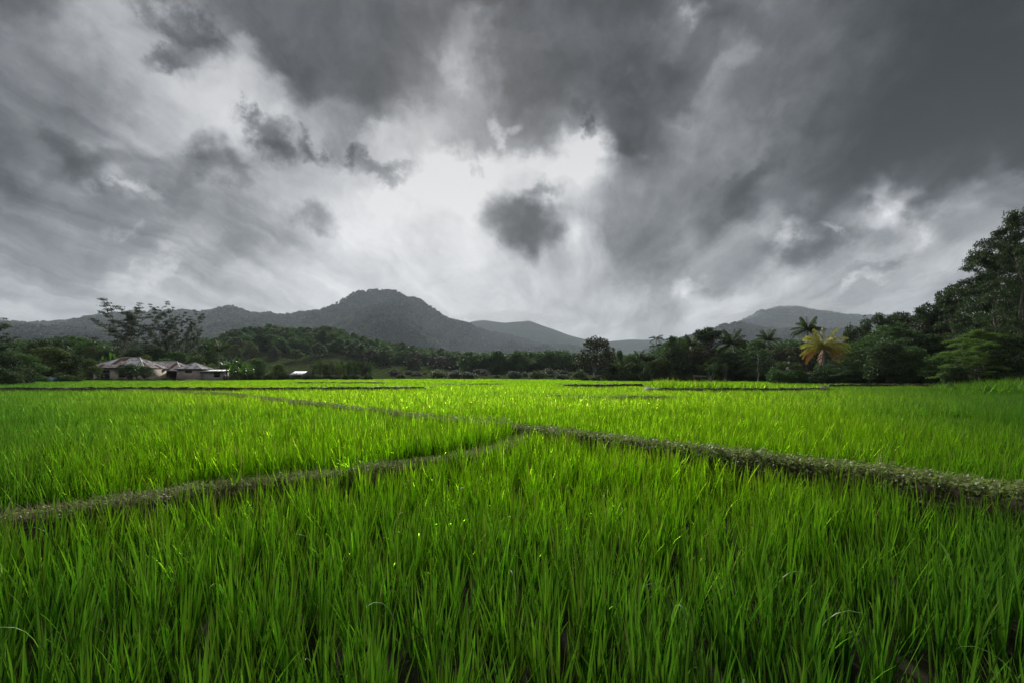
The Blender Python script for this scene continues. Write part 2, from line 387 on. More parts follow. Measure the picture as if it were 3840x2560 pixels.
ISL = np.array([(X_(2425, 33), 32.6), (X_(2660, 32), 31.4), (X_(3080, 33), 32.6), (X_(3080, 40), 40), (X_(2700, 42), 41), (X_(2435, 38), 38)])
def level(x, y):
    P = np.stack([np.ravel(x), np.ravel(y)], 1); z = np.full(len(P), LV)
    near = P[:, 1] < 14
    f = np.zeros(len(P), bool); f[near] = inpoly(P[near], FRONT)
    z[f] = FL
    up = sstep(0, .5, P[:, 1]-terrace_y(P[:, 0]))*(sstep(3, -9, P[:, 0]))
    z += up*.16
    z += .25*inpoly(P, ISL)
    far = np.maximum(P[:, 1]-118, 0); w = sstep(-118, -40, -P[:, 1])  # meadow rises gently beyond the fields
    z += np.minimum(far*.016, 4.0)*sstep(118, 150, P[:, 1])*(1-sstep(900, 2000, P[:, 1])*.6)
    return z.reshape(np.shape(x))
def build_ground():
    ys = np.concatenate([np.arange(-3, 13, .12), np.arange(13, 44, .35), np.geomspace(44, 12000, 110), ])
    ys = np.concatenate([[-400, -60, -10], ys])
    xs = np.concatenate([np.arange(0, 12, .15), np.arange(12, 50, .9), np.geomspace(50, 14000, 60)])
    xs = np.concatenate([-xs[::-1][:-1], xs])
    X, Y = np.meshgrid(xs, ys); Z = level(X, Y)
    Z += np.where(Y < 15, .012*fbm(X*3, Y*3, 3), 0)
    n, k = X.shape; V = np.stack([X.ravel(), Y.ravel(), Z.ravel()], 1)
    i = np.arange((n-1)*k).reshape(n-1, k)[:, :-1].ravel(); F = np.stack([i, i+1, i+k+1, i+k], 1)
    o = link('ground', mesh_np('ground', V, F, M['ground'])); tag(o, kind='structure')
build_ground()

def bank(name, L, w0, w1, ztop, zl, zr, label, rough=.05, seed=0):
    """an earth bank along polyline L; w0 half width on top, w1 half width at the foot"""
    seg = np.linalg.norm(np.diff(L, axis=0), axis=1); s = np.concatenate([[0], np.cumsum(seg)])
    step = max(.07, s[-1]/700); t = np.arange(0, s[-1], step)
    P = np.stack([np.interp(t, s, L[:, 0]), np.interp(t, s, L[:, 1])], 1)
    for _ in range(12): P[1:-1] = (P[:-2]+2*P[1:-1]+P[2:])/4
    T = np.gradient(P, axis=0); T /= np.linalg.norm(T, axis=1)[:, None]; N = np.stack([-T[:, 1], T[:, 0]], 1)  # N to the left of travel
    prof = [(-w1, zr-.05), (-w1*.85, zr+.25*(ztop-zr)), (-w0*1.12, zr+.75*(ztop-zr)), (-w0*.8, ztop), (-w0*.3, ztop+.02), (w0*.3, ztop+.02), (w0*.8, ztop), (w0*1.12, zl+.7*(ztop-zl)), (w1*.85, zl+.25*(ztop-zl)), (w1, zl-.05)]
    V = []
    env = np.clip(np.minimum(t, t[-1]-t)/.9, 0, 1) if s[-1] > 4 and L[0, 1] > 11 else np.ones(len(t))
    for j, (o, z) in enumerate(prof):
        wob = rough*fbm(t*1.7+j*7.3, t*0+seed, 4, seed)*2.2
        zz = z + rough*fbm(t*2.6+j*3.1, t*0+3+seed, 4, seed+5)*(1.0 if 0 < j < 9 else 0)
        zb = min(zl, zr)-.06; zz = zb+(zz-zb)*env
        V.append(np.column_stack([P+N*(o+wob)[:, None], zz]))
    V = np.stack(V, 1).reshape(-1, 3); k = len(prof); n = len(P)
    i = (np.arange(n-1)[:, None]*k+np.arange(k-1)[None]).ravel(); F = np.stack([i, i+1, i+k+1, i+k], 1)
    o = link(name, mesh_np(name, V, F, M['bund' if seed < 10 else 'soil'], smooth=False)); tag(o, label, kind='structure')
    return P, N
LBp, LBn = bank('earth_bund', LB, .10, .16, .42, LV, FL, None, .05, 1)
RBp, RBn = bank('earth_bund', RB, .19, .29, .50, LV, FL, None, .10, 2)
TBp, TBn = bank('earth_bund', TB, .11, .22, .62, LV, LV, None, .04, 3)
# further banks seen as dark lines across the fields
far_banks = []
xs = np.arange(-70, -15.5, 1.0)
far_banks.append((np.stack([xs, terrace_y(xs)+.15], 1), .2, .3, .80))
for L, zt in (([(a_, float(terrace_y(a_))+.15) for a_ in np.arange(-20, -4, 1.0)], .765),
              ([(X_(1090, 50), 50), (X_(1300, 49), 49), (X_(1480, 50), 50)], .89),
              ([(X_(1560, 44), 44), (X_(1760, 45), 45), (X_(1900, 47), 47)], .80),
              ([(X_(2080, 43), 43), (X_(2250, 42), 42), (X_(2440, 44), 44)], .82),
              ([(X_(2310, 21.6), 21.6), (X_(2400, 21.9), 21.9), (X_(2520, 21.3), 21.3)], .62),
              ([(X_(2050, 23.6), 23.6), (X_(2180, 23), 23), (X_(2310, 21.6), 21.6)], .60),
              ([(X_(2393, 12.6), 12.6), (X_(2640, 11.6), 11.6), (X_(2900, 11.2), 11.2), (X_(3300, 11.0), 11.0), (X_(3700, 11.4), 11.4)], .50),
              ([(X_(3080, 42), 42), (X_(3400, 44), 44), (X_(3700, 41), 41)], .80)):
    far_banks.append((np.array(L), .14, .26, zt))
isl = ISL[[5, 0, 1, 2, 3]]
far_banks.append((isl, .2, .35, .74))
for k, (L, a, b, zt) in enumerate(far_banks):
    zz = float(level(np.array([L[len(L)//2, 0]]), np.array([L[len(L)//2, 1]]))[0])
    bank('earth_bund', L, a, b, zt, min(zz, LV), min(zz, LV), None, .085, 10+k)

# ------------------------------------------------------------------ instancing for uncountable growth
_proto_n = [0]
def instancer(name, P, rot, scl, idx, protos, tint=None, kind='stuff', label=None):
    _proto_n[0] += 1
    pc = bpy.data.collections.new('growth_forms_%d' % _proto_n[0])
    for i, me in enumerate(protos):
        pc.objects.link(bpy.data.objects.new('form_%03d' % i, me))
    me = bpy.data.meshes.new(name); n = len(P)
    me.vertices.add(n); me.vertices.foreach_set('co', np.asarray(P, np.float32).ravel())
    a = me.attributes.new('rot', 'FLOAT_VECTOR', 'POINT'); a.data.foreach_set('vector', np.asarray(rot, np.float32).ravel())
    scl = np.asarray(scl, np.float32)
    if scl.ndim == 1: scl = np.repeat(scl[:, None], 3, 1)
    a = me.attributes.new('scl', 'FLOAT_VECTOR', 'POINT'); a.data.foreach_set('vector', scl.ravel())
    a = me.attributes.new('idx', 'INT', 'POINT'); a.data.foreach_set('value', np.asarray(idx, np.int32))
    a = me.attributes.new('tint', 'FLOAT', 'POINT'); a.data.foreach_set('value', np.asarray(np.zeros(n) if tint is None else tint, np.float32))
    o = link(name, me)
    g = bpy.data.node_groups.new('growth', 'GeometryNodeTree')
    g.interface.new_socket('Geometry', in_out='INPUT', socket_type='NodeSocketGeometry')
    g.interface.new_socket('Geometry', in_out='OUTPUT', socket_type='NodeSocketGeometry')
    N = g.nodes; gi = N.new('NodeGroupInput'); go = N.new('NodeGroupOutput')
    ci = N.new('GeometryNodeCollectionInfo'); ci.inputs['Collection'].default_value = pc
    ci.inputs['Separate Children'].default_value = True; ci.inputs['Reset Children'].default_value = True
    ip = N.new('GeometryNodeInstanceOnPoints'); ip.inputs['Pick Instance'].default_value = True
    def at(nm, t):
        x = N.new('GeometryNodeInputNamedAttribute'); x.data_type = t; x.inputs['Name'].default_value = nm
        return x.outputs['Attribute']
    er = N.new('FunctionNodeEulerToRotation')
    g.links.new(gi.outputs[0], ip.inputs['Points']); g.links.new(ci.outputs[0], ip.inputs['Instance'])
    g.links.new(at('idx', 'INT'), ip.inputs['Instance Index']); g.links.new(at('rot', 'FLOAT_VECTOR'), er.inputs[0])
    g.links.new(er.outputs[0], ip.inputs['Rotation']); g.links.new(at('scl', 'FLOAT_VECTOR'), ip.inputs['Scale'])
    g.links.new(ip.outputs[0], go.inputs[0])
    md = o.modifiers.new('growth', 'NODES'); md.node_group = g
    tag(o, label, kind=kind); return o

# ------------------------------------------------------------------ rice blades
def blades(nb, K, r, Lr, Wr, lean=(4, 26), bend=(2, 40), fold=True, seed=0, flop=.06, area=None):
    """nb arching blades; returns verts, faces, per-vertex shade value"""
    g = np.random.default_rng(seed)
    if area: bx, by = g.uniform(-area/2, area/2, nb), g.uniform(-area/2, area/2, nb)
    else:
        rr = r*np.sqrt(g.random(nb)); aa = g.random(nb)*6.283; bx, by = rr*np.cos(aa), rr*np.sin(aa)
    az = g.random(nb)*6.283
    if not area: az = np.arctan2(by, bx)+g.normal(0, .7, nb)
    L = g.uniform(*Lr, nb); W = g.uniform(*Wr, nb)
    l0 = np.radians(g.uniform(*lean, nb)); bd = np.radians(g.uniform(*bend, nb)*g.random(nb))
    fl = g.random(nb) < flop; bd[fl] += np.radians(g.uniform(50, 110, fl.sum()))
    tw = g.normal(0, .7, nb); lvv = g.random(nb)
    t = np.linspace(0, 1, K+1); ang = l0[:, None]+bd[:, None]*t[None]**2.2
    ds = L[:, None]/K
    h = np.concatenate([np.zeros((nb, 1)), np.cumsum(np.sin((ang[:, 1:]+ang[:, :-1])/2)*ds, 1)], 1)
    z = np.concatenate([np.zeros((nb, 1)), np.cumsum(np.cos((ang[:, 1:]+ang[:, :-1])/2)*ds, 1)], 1)
    wf = np.interp(t, [0, .12, .45, .8, 1], [.45, .8, 1, .62, .0])[None]*W[:, None]/2
    ca, sa = np.cos(az)[:, None], np.sin(az)[:, None]
    cx, cy = bx[:, None]+h*ca, by[:, None]+h*sa
    wa = az[:, None]+math.pi/2+tw[:, None]*(1-.4*t[None])
    wx, wy = np.cos(wa)*wf, np.sin(wa)*wf
    rows = [np.stack([cx-wx, cy-wy, z], 2)]
    if fold: rows.append(np.stack([cx+ca*wf*.35, cy+sa*wf*.35, z-wf*.15], 2))
    rows.append(np.stack([cx+wx, cy+wy, z], 2))
    C = len(rows); V = np.stack(rows, 2)            # nb,K+1,C,3
    base = (np.arange(nb)*(K+1)*C)[:, None, None]; k = np.arange(K)[None, :, None]*C; c = np.arange(C-1)[None, None]
    i = (base+k+c).ravel(); F = np.stack([i, i+1, i+1+C, i+C], 1)
    lv = np.repeat(lvv, (K+1)*C)
    return V.reshape(-1, 3), F, lv
def blade_mesh(name, mat, *a, **k):
    V, F, lv = blades(*a, **k); return mesh_np(name, V, F, mat, {'lv': lv})
hi = [blade_mesh('tuft_near', M['rice'], 22, 6, .046, (.20, .50), (.0075, .0135), lean=(2, 18), bend=(0, 32), flop=.025, seed=100+i) for i in range(10)]
mid = [blade_mesh('tuft_mid', M['rice'], 12, 3, .05, (.24, .48), (.009, .014), fold=False, seed=200+i) for i in range(8)]
far = [blade_mesh('patch_far', M['rice'], 420, 2, 0, (.26, .47), (.014, .024), fold=False, seed=300+i, area=1.08) for i in range(6)]
tall = [blade_mesh('tuft_tall', M['rice'], 26, 4, .12, (.5, .95), (.014, .024), lean=(3, 30), bend=(10, 70), fold=False, seed=400+i) for i in range(5)]

banks_all = [(LB, .10), (RB, .25), (TB, .29)] + [(L, b+.05) for (L, a, b, z) in far_banks]
def clear_of_banks(P):
    k = np.ones(len(P), bool)
    for L, w in banks_all:
        lo, hi_ = L.min(0)-1, L.max(0)+1
        m = np.all((P > lo) & (P < hi_), axis=1)
        if m.any():
            d = dist_poly(P[m], L); e = w+.05*np.sin(P[m, 0]*9)+.05*np.sin(P[m, 1]*11+P[m, 0]*4)
            k[np.where(m)[0][(d < e) & ((rng.random(len(d)) > .22) | (P[m, 1] < 20))]] = False
    return k
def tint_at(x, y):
    """patchy crop colour, with dimmer light at the sides and near edge painted in"""
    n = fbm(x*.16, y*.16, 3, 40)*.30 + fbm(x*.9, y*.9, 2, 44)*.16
    side = sstep(.35, 1.15, np.abs(x+.05*y)/(y+3.0))*.85+.42*sstep(6.0, 2.2, y)  # darkens the rice to both sides and nearby, light fall-off put into colour
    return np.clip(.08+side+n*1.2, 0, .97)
def jitter_grid(x0, x1, y0, y1, st, j=.42):
    xs = np.arange(x0, x1, st); ys = np.arange(y0, y1, st)
    X, Y = np.meshgrid(xs, ys); P = np.stack([X.ravel(), Y.ravel()], 1)
    return P + rng.uniform(-j, j, P.shape)*st
def wedge(P, m=1.6): return np.abs(P[:, 0]) < P[:, 1]*1.08+m
HL = []
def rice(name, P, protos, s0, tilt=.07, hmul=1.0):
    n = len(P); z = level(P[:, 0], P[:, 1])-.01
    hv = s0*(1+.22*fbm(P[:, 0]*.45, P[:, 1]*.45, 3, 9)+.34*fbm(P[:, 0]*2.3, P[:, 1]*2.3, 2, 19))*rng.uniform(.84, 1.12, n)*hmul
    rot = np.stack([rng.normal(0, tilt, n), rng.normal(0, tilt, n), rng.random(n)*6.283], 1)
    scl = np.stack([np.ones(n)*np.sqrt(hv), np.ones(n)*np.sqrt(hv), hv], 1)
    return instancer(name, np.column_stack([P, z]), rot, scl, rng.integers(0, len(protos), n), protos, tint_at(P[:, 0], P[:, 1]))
# front paddy
P = jitter_grid(-9, 9, .7, 10.5, .158); P = P[wedge(P, 1.3) & inpoly(P, FRONT) & clear_of_banks(P)]
P = P[fbm(P[:, 0]*2.3+5, P[:, 1]*2.3, 3, 78)+rng.uniform(-.5, .5, len(P)) > -.52]
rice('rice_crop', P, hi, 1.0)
# upper paddies, near part
P = jitter_grid(-18, 18, 1.5, 14, .125); P = P[wedge(P) & ~inpoly(P, FRONT) & clear_of_banks(P)]; P = P[dist_poly(P, LB) > .25+.06*np.sin(P[:, 0]*8)]
UP = np.vstack([TB, [[-60, 31]], [[-60, -5]], LB[:1]-[3, 3], LB])
lm = inpoly(P, UP)
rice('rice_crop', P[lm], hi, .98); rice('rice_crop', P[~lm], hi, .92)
# mid distance
P = jitter_grid(-48, 48, 14, 42, .15); P = P[wedge(P, 3) & clear_of_banks(P) & ~inpoly(P, ISL)]
lm = inpoly(P, UP); tm = (P[:, 1] > terrace_y(P[:, 0])) & (P[:, 0] < 0)
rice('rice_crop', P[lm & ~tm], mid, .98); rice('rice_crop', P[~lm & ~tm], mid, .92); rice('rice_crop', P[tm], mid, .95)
# far: one-metre patches
def edge_y(x): return 84 + 26*sstep(-42, -24, x)*sstep(22, 4, x) + 14*sstep(-10, 0, x)*sstep(18, 10, x)
P = jitter_grid(-105, 105, 42, 128, .80, .3)
inside = (P[:, 1] < edge_y(P[:, 0])) & wedge(P, 5) & clear_of_banks(P)
house_pad = (P[:, 0] < -44) & (P[:, 1] > 76)
P = P[inside & ~house_pad]
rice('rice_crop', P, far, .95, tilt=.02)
# the small raised plot with taller rice
P = jitter_grid(ISL[:, 0].min(), ISL[:, 0].max(), 31, 42, .22); P = P[inpoly(P, ISL)]; 
h = 1.12+.5*sstep(X_(2800, 34), X_(2520, 34), P[:, 0])+.55*fbm(P[:, 0]*.5, P[:, 1]*.5, 3, 31); h *= .55+.45*sstep(X_(2425, 34), X_(2475, 34), P[:, 0])*sstep(X_(3080, 34), X_(2980, 34), P[:, 0])
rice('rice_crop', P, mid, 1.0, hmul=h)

# dry and pale bent leaves through the near rice
pale = [blade_mesh('pale_leaf', M['rice_pale'], 1, 8, .0, (.30, .42), (.010, .014), lean=(5, 20), bend=(90, 130), seed=500+i, flop=1) for i in range(8)]
P = jitter_grid(-5, 5, 1.3, 8, .8); P = P[wedge(P, .5) & inpoly(P, FRONT) & clear_of_banks(P)]
n = len(P)
instancer('bent_rice_leaves', np.column_stack([P, FL+rng.uniform(.06, .16, n)]), np.stack([np.zeros(n), np.zeros(n), rng.random(n)*6.283], 1), rng.uniform(.7, 1.05, n), rng.integers(0, 8, n), pale)

# ------------------------------------------------------------------ weeds on the banks
def sprig(seed, n=11, r=.05, s=(.014, .026), h=.05, mat='creeper'):
    g = np.random.default_rng(seed); V, F, L = [], [], []
    for i in range(n):
        a = g.random()*6.283; d = r*math.sqrt(g.random()); c = np.array([d*math.cos(a), d*math.sin(a), g.uniform(.0, h)])
        q = Euler((g.normal(0, .55), g.normal(0, .55), g.random()*6.283)).to_matrix(); k = g.uniform(*s)
        for p in ((-.5, 0, 0), (0, -.36, .06), (.6, 0, 0), (0, .36, .06)): V.append(c+np.array(q @ Vector(p))*k)
        F.append([i*4, i*4+1, i*4+2, i*4+3]); L += [g.random()]*4
    return mesh_np('sprig', V, np.array(F), M[mat], {'lv': L})
sprigs = [sprig(i, 10, .06, (.018, .036), .07) for i in range(6)]
straws = [blade_mesh('straw', M['straw'], 9, 3, .06, (.03, .12), (.003, .006), lean=(40, 90), bend=(0, 30), fold=False, seed=600+i) for i in range(5)]
strawsg = [blade_mesh('grass', M['creeper'], 8, 3, .04, (.05, .14), (.004, .007), lean=(5, 60), bend=(0, 60), fold=False, seed=640+i) for i in range(4)]
def on_bank(Pc, Nc, n, half, ztop, zl, zr, t0=0, t1=1, sd=0, side=0, top=.8):
    g = np.random.default_rng(sd)
    i = (g.uniform(t0, t1, n)*(len(Pc)-1)).astype(int); o = g.uniform(-1, 1, n)
    if side: o = np.where(g.random(n) < side, -np.abs(o), o)
    P = Pc[i]+Nc[i]*(o*half)[:, None]; e = np.clip((np.abs(o)-top)/(1.0001-top), 0, 1)
    zf = np.where(o > 0, zl, zr); z = ztop+.02-e*(ztop-zf)*.85
    return np.column_stack([P+g.normal(0, .02, P.shape), z+g.uniform(-.01, .03, n)])
def put(name, P, protos, s=(.7, 1.3), tilt=.25, sd=1):
    g = np.random.default_rng(sd); n = len(P)
    instancer(name, P, np.stack([g.normal(0, tilt, n), g.normal(0, tilt, n), g.random(n)*6.283], 1), g.uniform(*s, n), g.integers(0, len(protos), n), protos)
put('creeping_weeds', on_bank(RBp, RBn, 8500, .36, .50, LV, 0.1, sd=5, side=.3, top=.52), sprigs, (.6, 1.5))
put('dry_straw_litter', on_bank(RBp, RBn, 2600, .27, .50, LV, 0.2, sd=6, top=.7), straws, (.5, 1.2))
put('creeping_weeds', on_bank(LBp, LBn, 2600, .2, .42, LV, 0.1, sd=7, top=.6), sprigs, (.45, 1.0))
put('dry_straw_litter', on_bank(LBp, LBn, 3600, .19, .42, LV, 0.1, sd=8, top=.6), straws, (.5, 1.2))
put('creeping_weeds', on_bank(TBp, TBn, 2200, .2, .62, LV, LV, sd=9, top=.6), sprigs, (.6, 1.4))
put('dry_straw_litter', on_bank(TBp, TBn, 1500, .18, .62, LV, LV, sd=19, top=.6), straws, (.6, 1.4))
put('bank_grass', np.vstack([on_bank(RBp, RBn, 500, .32, .50, LV, .1, sd=12, top=.5), on_bank(LBp, LBn, 420, .2, .42, LV, .1, sd=13, top=.5), on_bank(TBp, TBn, 600, .2, .60, LV, LV, sd=14, top=.5)]), strawsg, (.6, 1.4))
# grasses along the far banks
for k, (L, a, b, zt) in enumerate(far_banks):
    s = np.linspace(0, 1, 900 if len(L) > 20 else 260); ii = s*(len(L)-1)
    Pg = np.stack([np.interp(ii, np.arange(len(L)), L[:, 0]), np.interp(ii, np.arange(len(L)), L[:, 1])], 1)+rng.normal(0, .12, (len(s), 2))
    put('bank_grass', np.column_stack([Pg, np.full(len(s), zt-.05)]), strawsg if L[0, 1] < 30 else strawsg, (.8, 2.0), sd=k)

# ------------------------------------------------------------------ small marks on the near banks
def leaf_quad(c, s, rz, rx=.3, mat='paper', nm='x', par=None):
    V = np.array([(-.5, 0, 0), (-.15, -.3, .05), (.35, -.22, .03), (.6, 0, 0), (.3, .25, .06), (-.2, .28, .02)])*s
    me = mesh_np(nm, V, np.array([[0, 1, 2, 3], [0, 3, 4, 5]]), M[mat]); return link(nm, me, par, c, (rx, 0, rz))
c = src(3396, 1801, 5.02); t = thing('yellow_flower', 'small yellow flower on the weedy bank at the right', 'flower', (c[0], c[1], .50))
for k in range(5): leaf_quad((.014*math.cos(k*1.257), .014*math.sin(k*1.257), .05), .030, k*1.257, .3, 'yellow', 'petal', t)
link('stem', MB().tube([(0, 0, 0), (.004, 0, .05)], .002, 4).mesh('stem', M['creeper']), t)
c = src(2905, 1732, 6.1); o = leaf_quad((c[0], c[1], .545), .07, .4, .5, 'red', 'red_leaf'); tag(o, 'fallen reddish leaf lying on the weedy right bank', 'leaf')
c = src(1648, 1716, 6.4); o = leaf_quad((c[0], c[1], .515), .06, 1.2, .7, 'paper', 'pale_scrap'); tag(o, 'white scrap lying on the bare left bank', 'litter')
c = src(1965, 1612, 9.2); o = leaf_quad((c[0], c[1], .56), .09, .3, .6, 'paper', 'pale_stone'); tag(o, 'pale flat stone where the banks meet', 'stone')
V, F, lv = blades(7, 6, .02, (.18, .34), (.006, .011), lean=(1, 16), bend=(0, 25), seed=9)
c = src(3320, 1795, 5.3); o = link('grass_tuft', mesh_np('grass_tuft', V, F, M['rice_dry'], {'lv': lv}), None, (c[0], c[1]+.1, .50)); tag(o, 'yellowish upright grass tuft on the back edge of the right bank', 'grass tuft')
V, F, lv = blades(9, 5, .03, (.08, .2), (.010, .018), lean=(5, 50), bend=(10, 60), seed=12)
c = src(878, 1808, 4.9); o = link('weed_plant', mesh_np('weed_plant', V, F, M['rice'], {'lv': lv}), None, (c[0], c[1], .47)); tag(o, 'bright green weed growing on the left bank', 'weed')
c = src(1312, 1750, 5.8); o = link('weed_plant', mesh_np('weed_plant', V, F, M['rice'], {'lv': lv}), None, (c[0], c[1], .47), (0, 0, 2), (1.3, 1.3, 1.1)); tag(o, 'larger green weed midway along the left bank', 'weed')

# ================================================================== TERRAIN BEYOND
def skyline(pts):             # (x, y) read in the 2352-wide view -> function of source column
    a = np.array(pts, float)*1.6327
    return lambda px: np.interp(px, a[:, 0], a[:, 1])
HF = {}; HS = {}
def hill(name, sky, D, front, back, x0, x1, mat, gul=.12, gs=300., drop=0., nx=260, nt=60, seed=0, label=None, foot=.0, pw=1.0, D1=None):
    """a ridge whose crest stands D metres off; front = length of the near slope as a share of D"""
    Dc = (lambda px: D) if D1 is None else (lambda px: D+(D1-D)*(px-x0)/(x1-x0))
    def H(px, Y):
        px = np.asarray(px, float); Y = np.asarray(Y, float)
        Dx = Dc(px) if D1 is not None else np.full(np.shape(px), float(D))
        crest = (1408-sky(px)-drop)/1920*Dx + CAMZ
        t = (Y-Dx*(1-front))/(Dx*front); tb = (Y-Dx)/(Dx*back)
        f = np.where(t < 1, sstep(0, 1, np.clip(t, 0, 1))*.55+.45*np.clip(t, 0, 1)**pw, 1-sstep(0, 1, np.clip(tb, 0, 1)))
        X = (px-1920)/1920*Y
        env = np.clip(4*t*(1-t), 0, 1)*(t < 1)
        rid = 1-np.abs(fbm(X/gs, Y/gs*.6, 4, seed))*2.2
        ed = sstep(x0, x0+40, px)*sstep(x1, x1-40, px)
        return (crest*f + crest*gul*env*(rid-.6) + .5*crest*.04*fbm(X/gs*6, Y/gs*6, 3, seed+3)*(f > .02))*np.where(ed > 0, ed, 0) + foot - 3*(1-ed) - 2.5*(t <= 0.001) - 2.5*(tb >= .999)
    px = np.linspace(x0, x1, nx); t = np.concatenate([np.linspace(1-front, 1, nt), np.linspace(1, 1+back, nt//3)[1:]])
    PX, Tt = np.meshgrid(px, t); YY = Tt*(Dc(PX) if D1 is not None else D)
    # columns follow the crest, bent a little so that the plan is no perfect arc
    YY = YY*(1+.03*np.sin(PX/170+seed))
    Z = H(PX, YY); V = np.stack([((PX-1920)/1920*YY).ravel(), YY.ravel(), Z.ravel()], 1)
    n, k = PX.shape; i = (np.arange(n-1)[:, None]*k+np.arange(k-1)).ravel(); F = np.stack([i, i+1, i+k+1, i+k], 1)
    o = link(name, mesh_np(name, V, F, mat, smooth=True)); tag(o, label, kind='structure')
    if name in HF: name += '_r'
    HF[name] = (H, x0, x1, D, front, D1); HS[name] = seed
    return H
S_main = skyline([(-400, 770), (-200, 760), (0, 742), (60, 748), (110, 746), (170, 732), (215, 729), (300, 724), (420, 718), (460, 722), (525, 709), (570, 721), (640, 727), (700, 723), (760, 706), (810, 685), (850, 677), (900, 678), (935, 691), (972, 697), (1000, 722), (1030, 738), (1080, 749), (1130, 760), (1180, 770), (1250, 786), (1330, 798), (1400, 815), (1480, 835), (1600, 855)])
S_spur = skyline([(700, 862), (745, 815), (780, 770), (810, 738), (850, 714), (880, 706), (905, 713), (940, 742), (975, 772), (1010, 800), (1060, 828), (1120, 850), (1180, 862)])
S_fl = skyline([(-300, 730), (-100, 740), (0, 748), (60, 752), (130, 756), (230, 762), (350, 772), (450, 782), (600, 800), (760, 830), (900, 855)])
S_far1 = skyline([(980, 800), (1040, 752), (1070, 741), (1110, 735), (1160, 741), (1215, 736), (1260, 752), (1300, 768), (1350, 781), (1400, 783), (1450, 779), (1500, 780), (1560, 775), (1650, 770), (1750, 765), (1900, 770), (2100, 775), (2500, 780)])
S_far2 = skyline([(1450, 815), (1560, 785), (1650, 758), (1700, 740), (1740, 720), (1790, 706), (1830, 706), (1870, 716), (1920, 722), (1980, 728), (2020, 728), (2150, 730), (2352, 735), (2700, 740)])
S_mid2 = skyline([(1380, 850), (1480, 812), (1600, 772), (1660, 752), (1700, 748), (1745, 758), (1800, 764), (1850, 758), (1900, 762), (1980, 758), (2100, 750), (2352, 745), (2700, 750)])
S_wood = skyline([(-300, 800), (-100, 805), (60, 812), (140, 805), (330, 818), (420, 808), (480, 806), (530, 786), (620, 776), (700, 782), (760, 778), (830, 798), (900, 812), (960, 822), (1050, 837), (1120, 846), (1200, 856), (1300, 864), (1400, 870)])
hill('forested_mountain', S_main, 2600, .62, .25, -700, 2650, M['hill'], gul=.36, gs=330, drop=7, nx=420, nt=110, seed=3, D1=3300)
hill('mountain_spur', S_spur, 1950, .42, .25, 1130, 1950, M['hill'], gul=.22, gs=150, drop=-10, nx=200, nt=70, seed=5)
hill('lower_hill', S_fl, 1500, .5, .3, -600, 1480, M['hill'], gul=.22, gs=160, drop=0, nx=220, nt=60, seed=6)
hill('far_mountain', S_far1, 4300, .4, .2, 1560, 4100, M['hill'], gul=.12, gs=900, nx=260, nt=50, seed=7)
hill('far_mountain', S_far2, 3700, .4, .25, 2330, 4500, M['hill'], gul=.15, gs=600, nx=240, nt=60, seed=8)
hill('far_foothill', S_mid2, 2300, .4, .25, 2240, 4500, M['hill'], gul=.15, gs=300, drop=-5, nx=240, nt=50, seed=9)
Hw = hill('wooded_hill', S_wood, 330, .52, .45, -560, 2300, M['meadow'], gul=.03, gs=60, nx=300, nt=60, seed=11, foot=.6, D1=420, pw=1.3)

# ================================================================== TREES
def leafcloud(g, lobes, n, size, flat=.0, aspect=1.8, droop=0., shell=.55, out=.6):
    """n pointed leaf clumps through the lobes: (centre, radii)"""
    vol = np.array([(l[1][0]*l[1][1]*l[1][2])**(2/3) for l in lobes]); cnt = np.maximum((n*vol/vol.sum()).astype(int), 8)
    C, Nn, LV_ = [], [], []
    for (c, r), k in zip(lobes, cnt):
        d = g.normal(size=(k, 3)); d /= np.linalg.norm(d, axis=1)[:, None]
        ph = g.random(3)*6; lump = 1+.22*np.sin(d[:, 0]*5+ph[0])*np.sin(d[:, 1]*5+ph[1])+.12*np.sin(d[:, 2]*9+ph[2])
        rad = (shell+(1-shell)*g.random(k)**.6)*lump*np.where(g.random(k) < .08, 1.18, 1)
        C.append(np.array(c)+d*np.array(r)*rad[:, None]); Nn.append(d)
        LV_.append(np.clip(g.uniform(.1, .9)*.5+g.random(k)*.5, 0, 1))
    C = np.concatenate(C); Nn = np.concatenate(Nn); lv = np.concatenate(LV_); m = len(C)
    a = Nn*out+g.normal(size=(m, 3))*.75; a[:, 2] *= (1-flat); a[:, 2] -= droop; a /= np.linalg.norm(a, axis=1)[:, None]
    b = np.cross(a, g.normal(size=(m, 3))*np.array([1, 1, 1])+np.array([0, 0, flat*3])); b /= np.linalg.norm(b, axis=1)[:, None]+1e-9
    s = size*g.uniform(.6, 1.3, m)[:, None]
    nrm = np.cross(a, b)
    V = np.stack([C-a*s*.5, C-b*s/aspect*.5+nrm*s*.1, C+a*s*.6, C+b*s/aspect*.5+nrm*s*.1], 1).reshape(-1, 3)
    F = np.arange(m*4).reshape(m, 4)
    return V, F, np.repeat(lv, 4)
def limb(mb, a, b, r0, r1, g, sag=.12, n=5, k=6):
    a, b = np.array(a, float), np.array(b, float); t = np.linspace(0, 1, k)[:, None]
    P = a+(b-a)*t; L = np.linalg.norm(b-a); P[1:-1] += g.normal(0, L*.04, (k-2, 3)); P[:, 2] += (np.sin(t[:, 0]*math.pi)*L*sag)
    mb.tube(P, np.linspace(r0, r1, k), n); return P
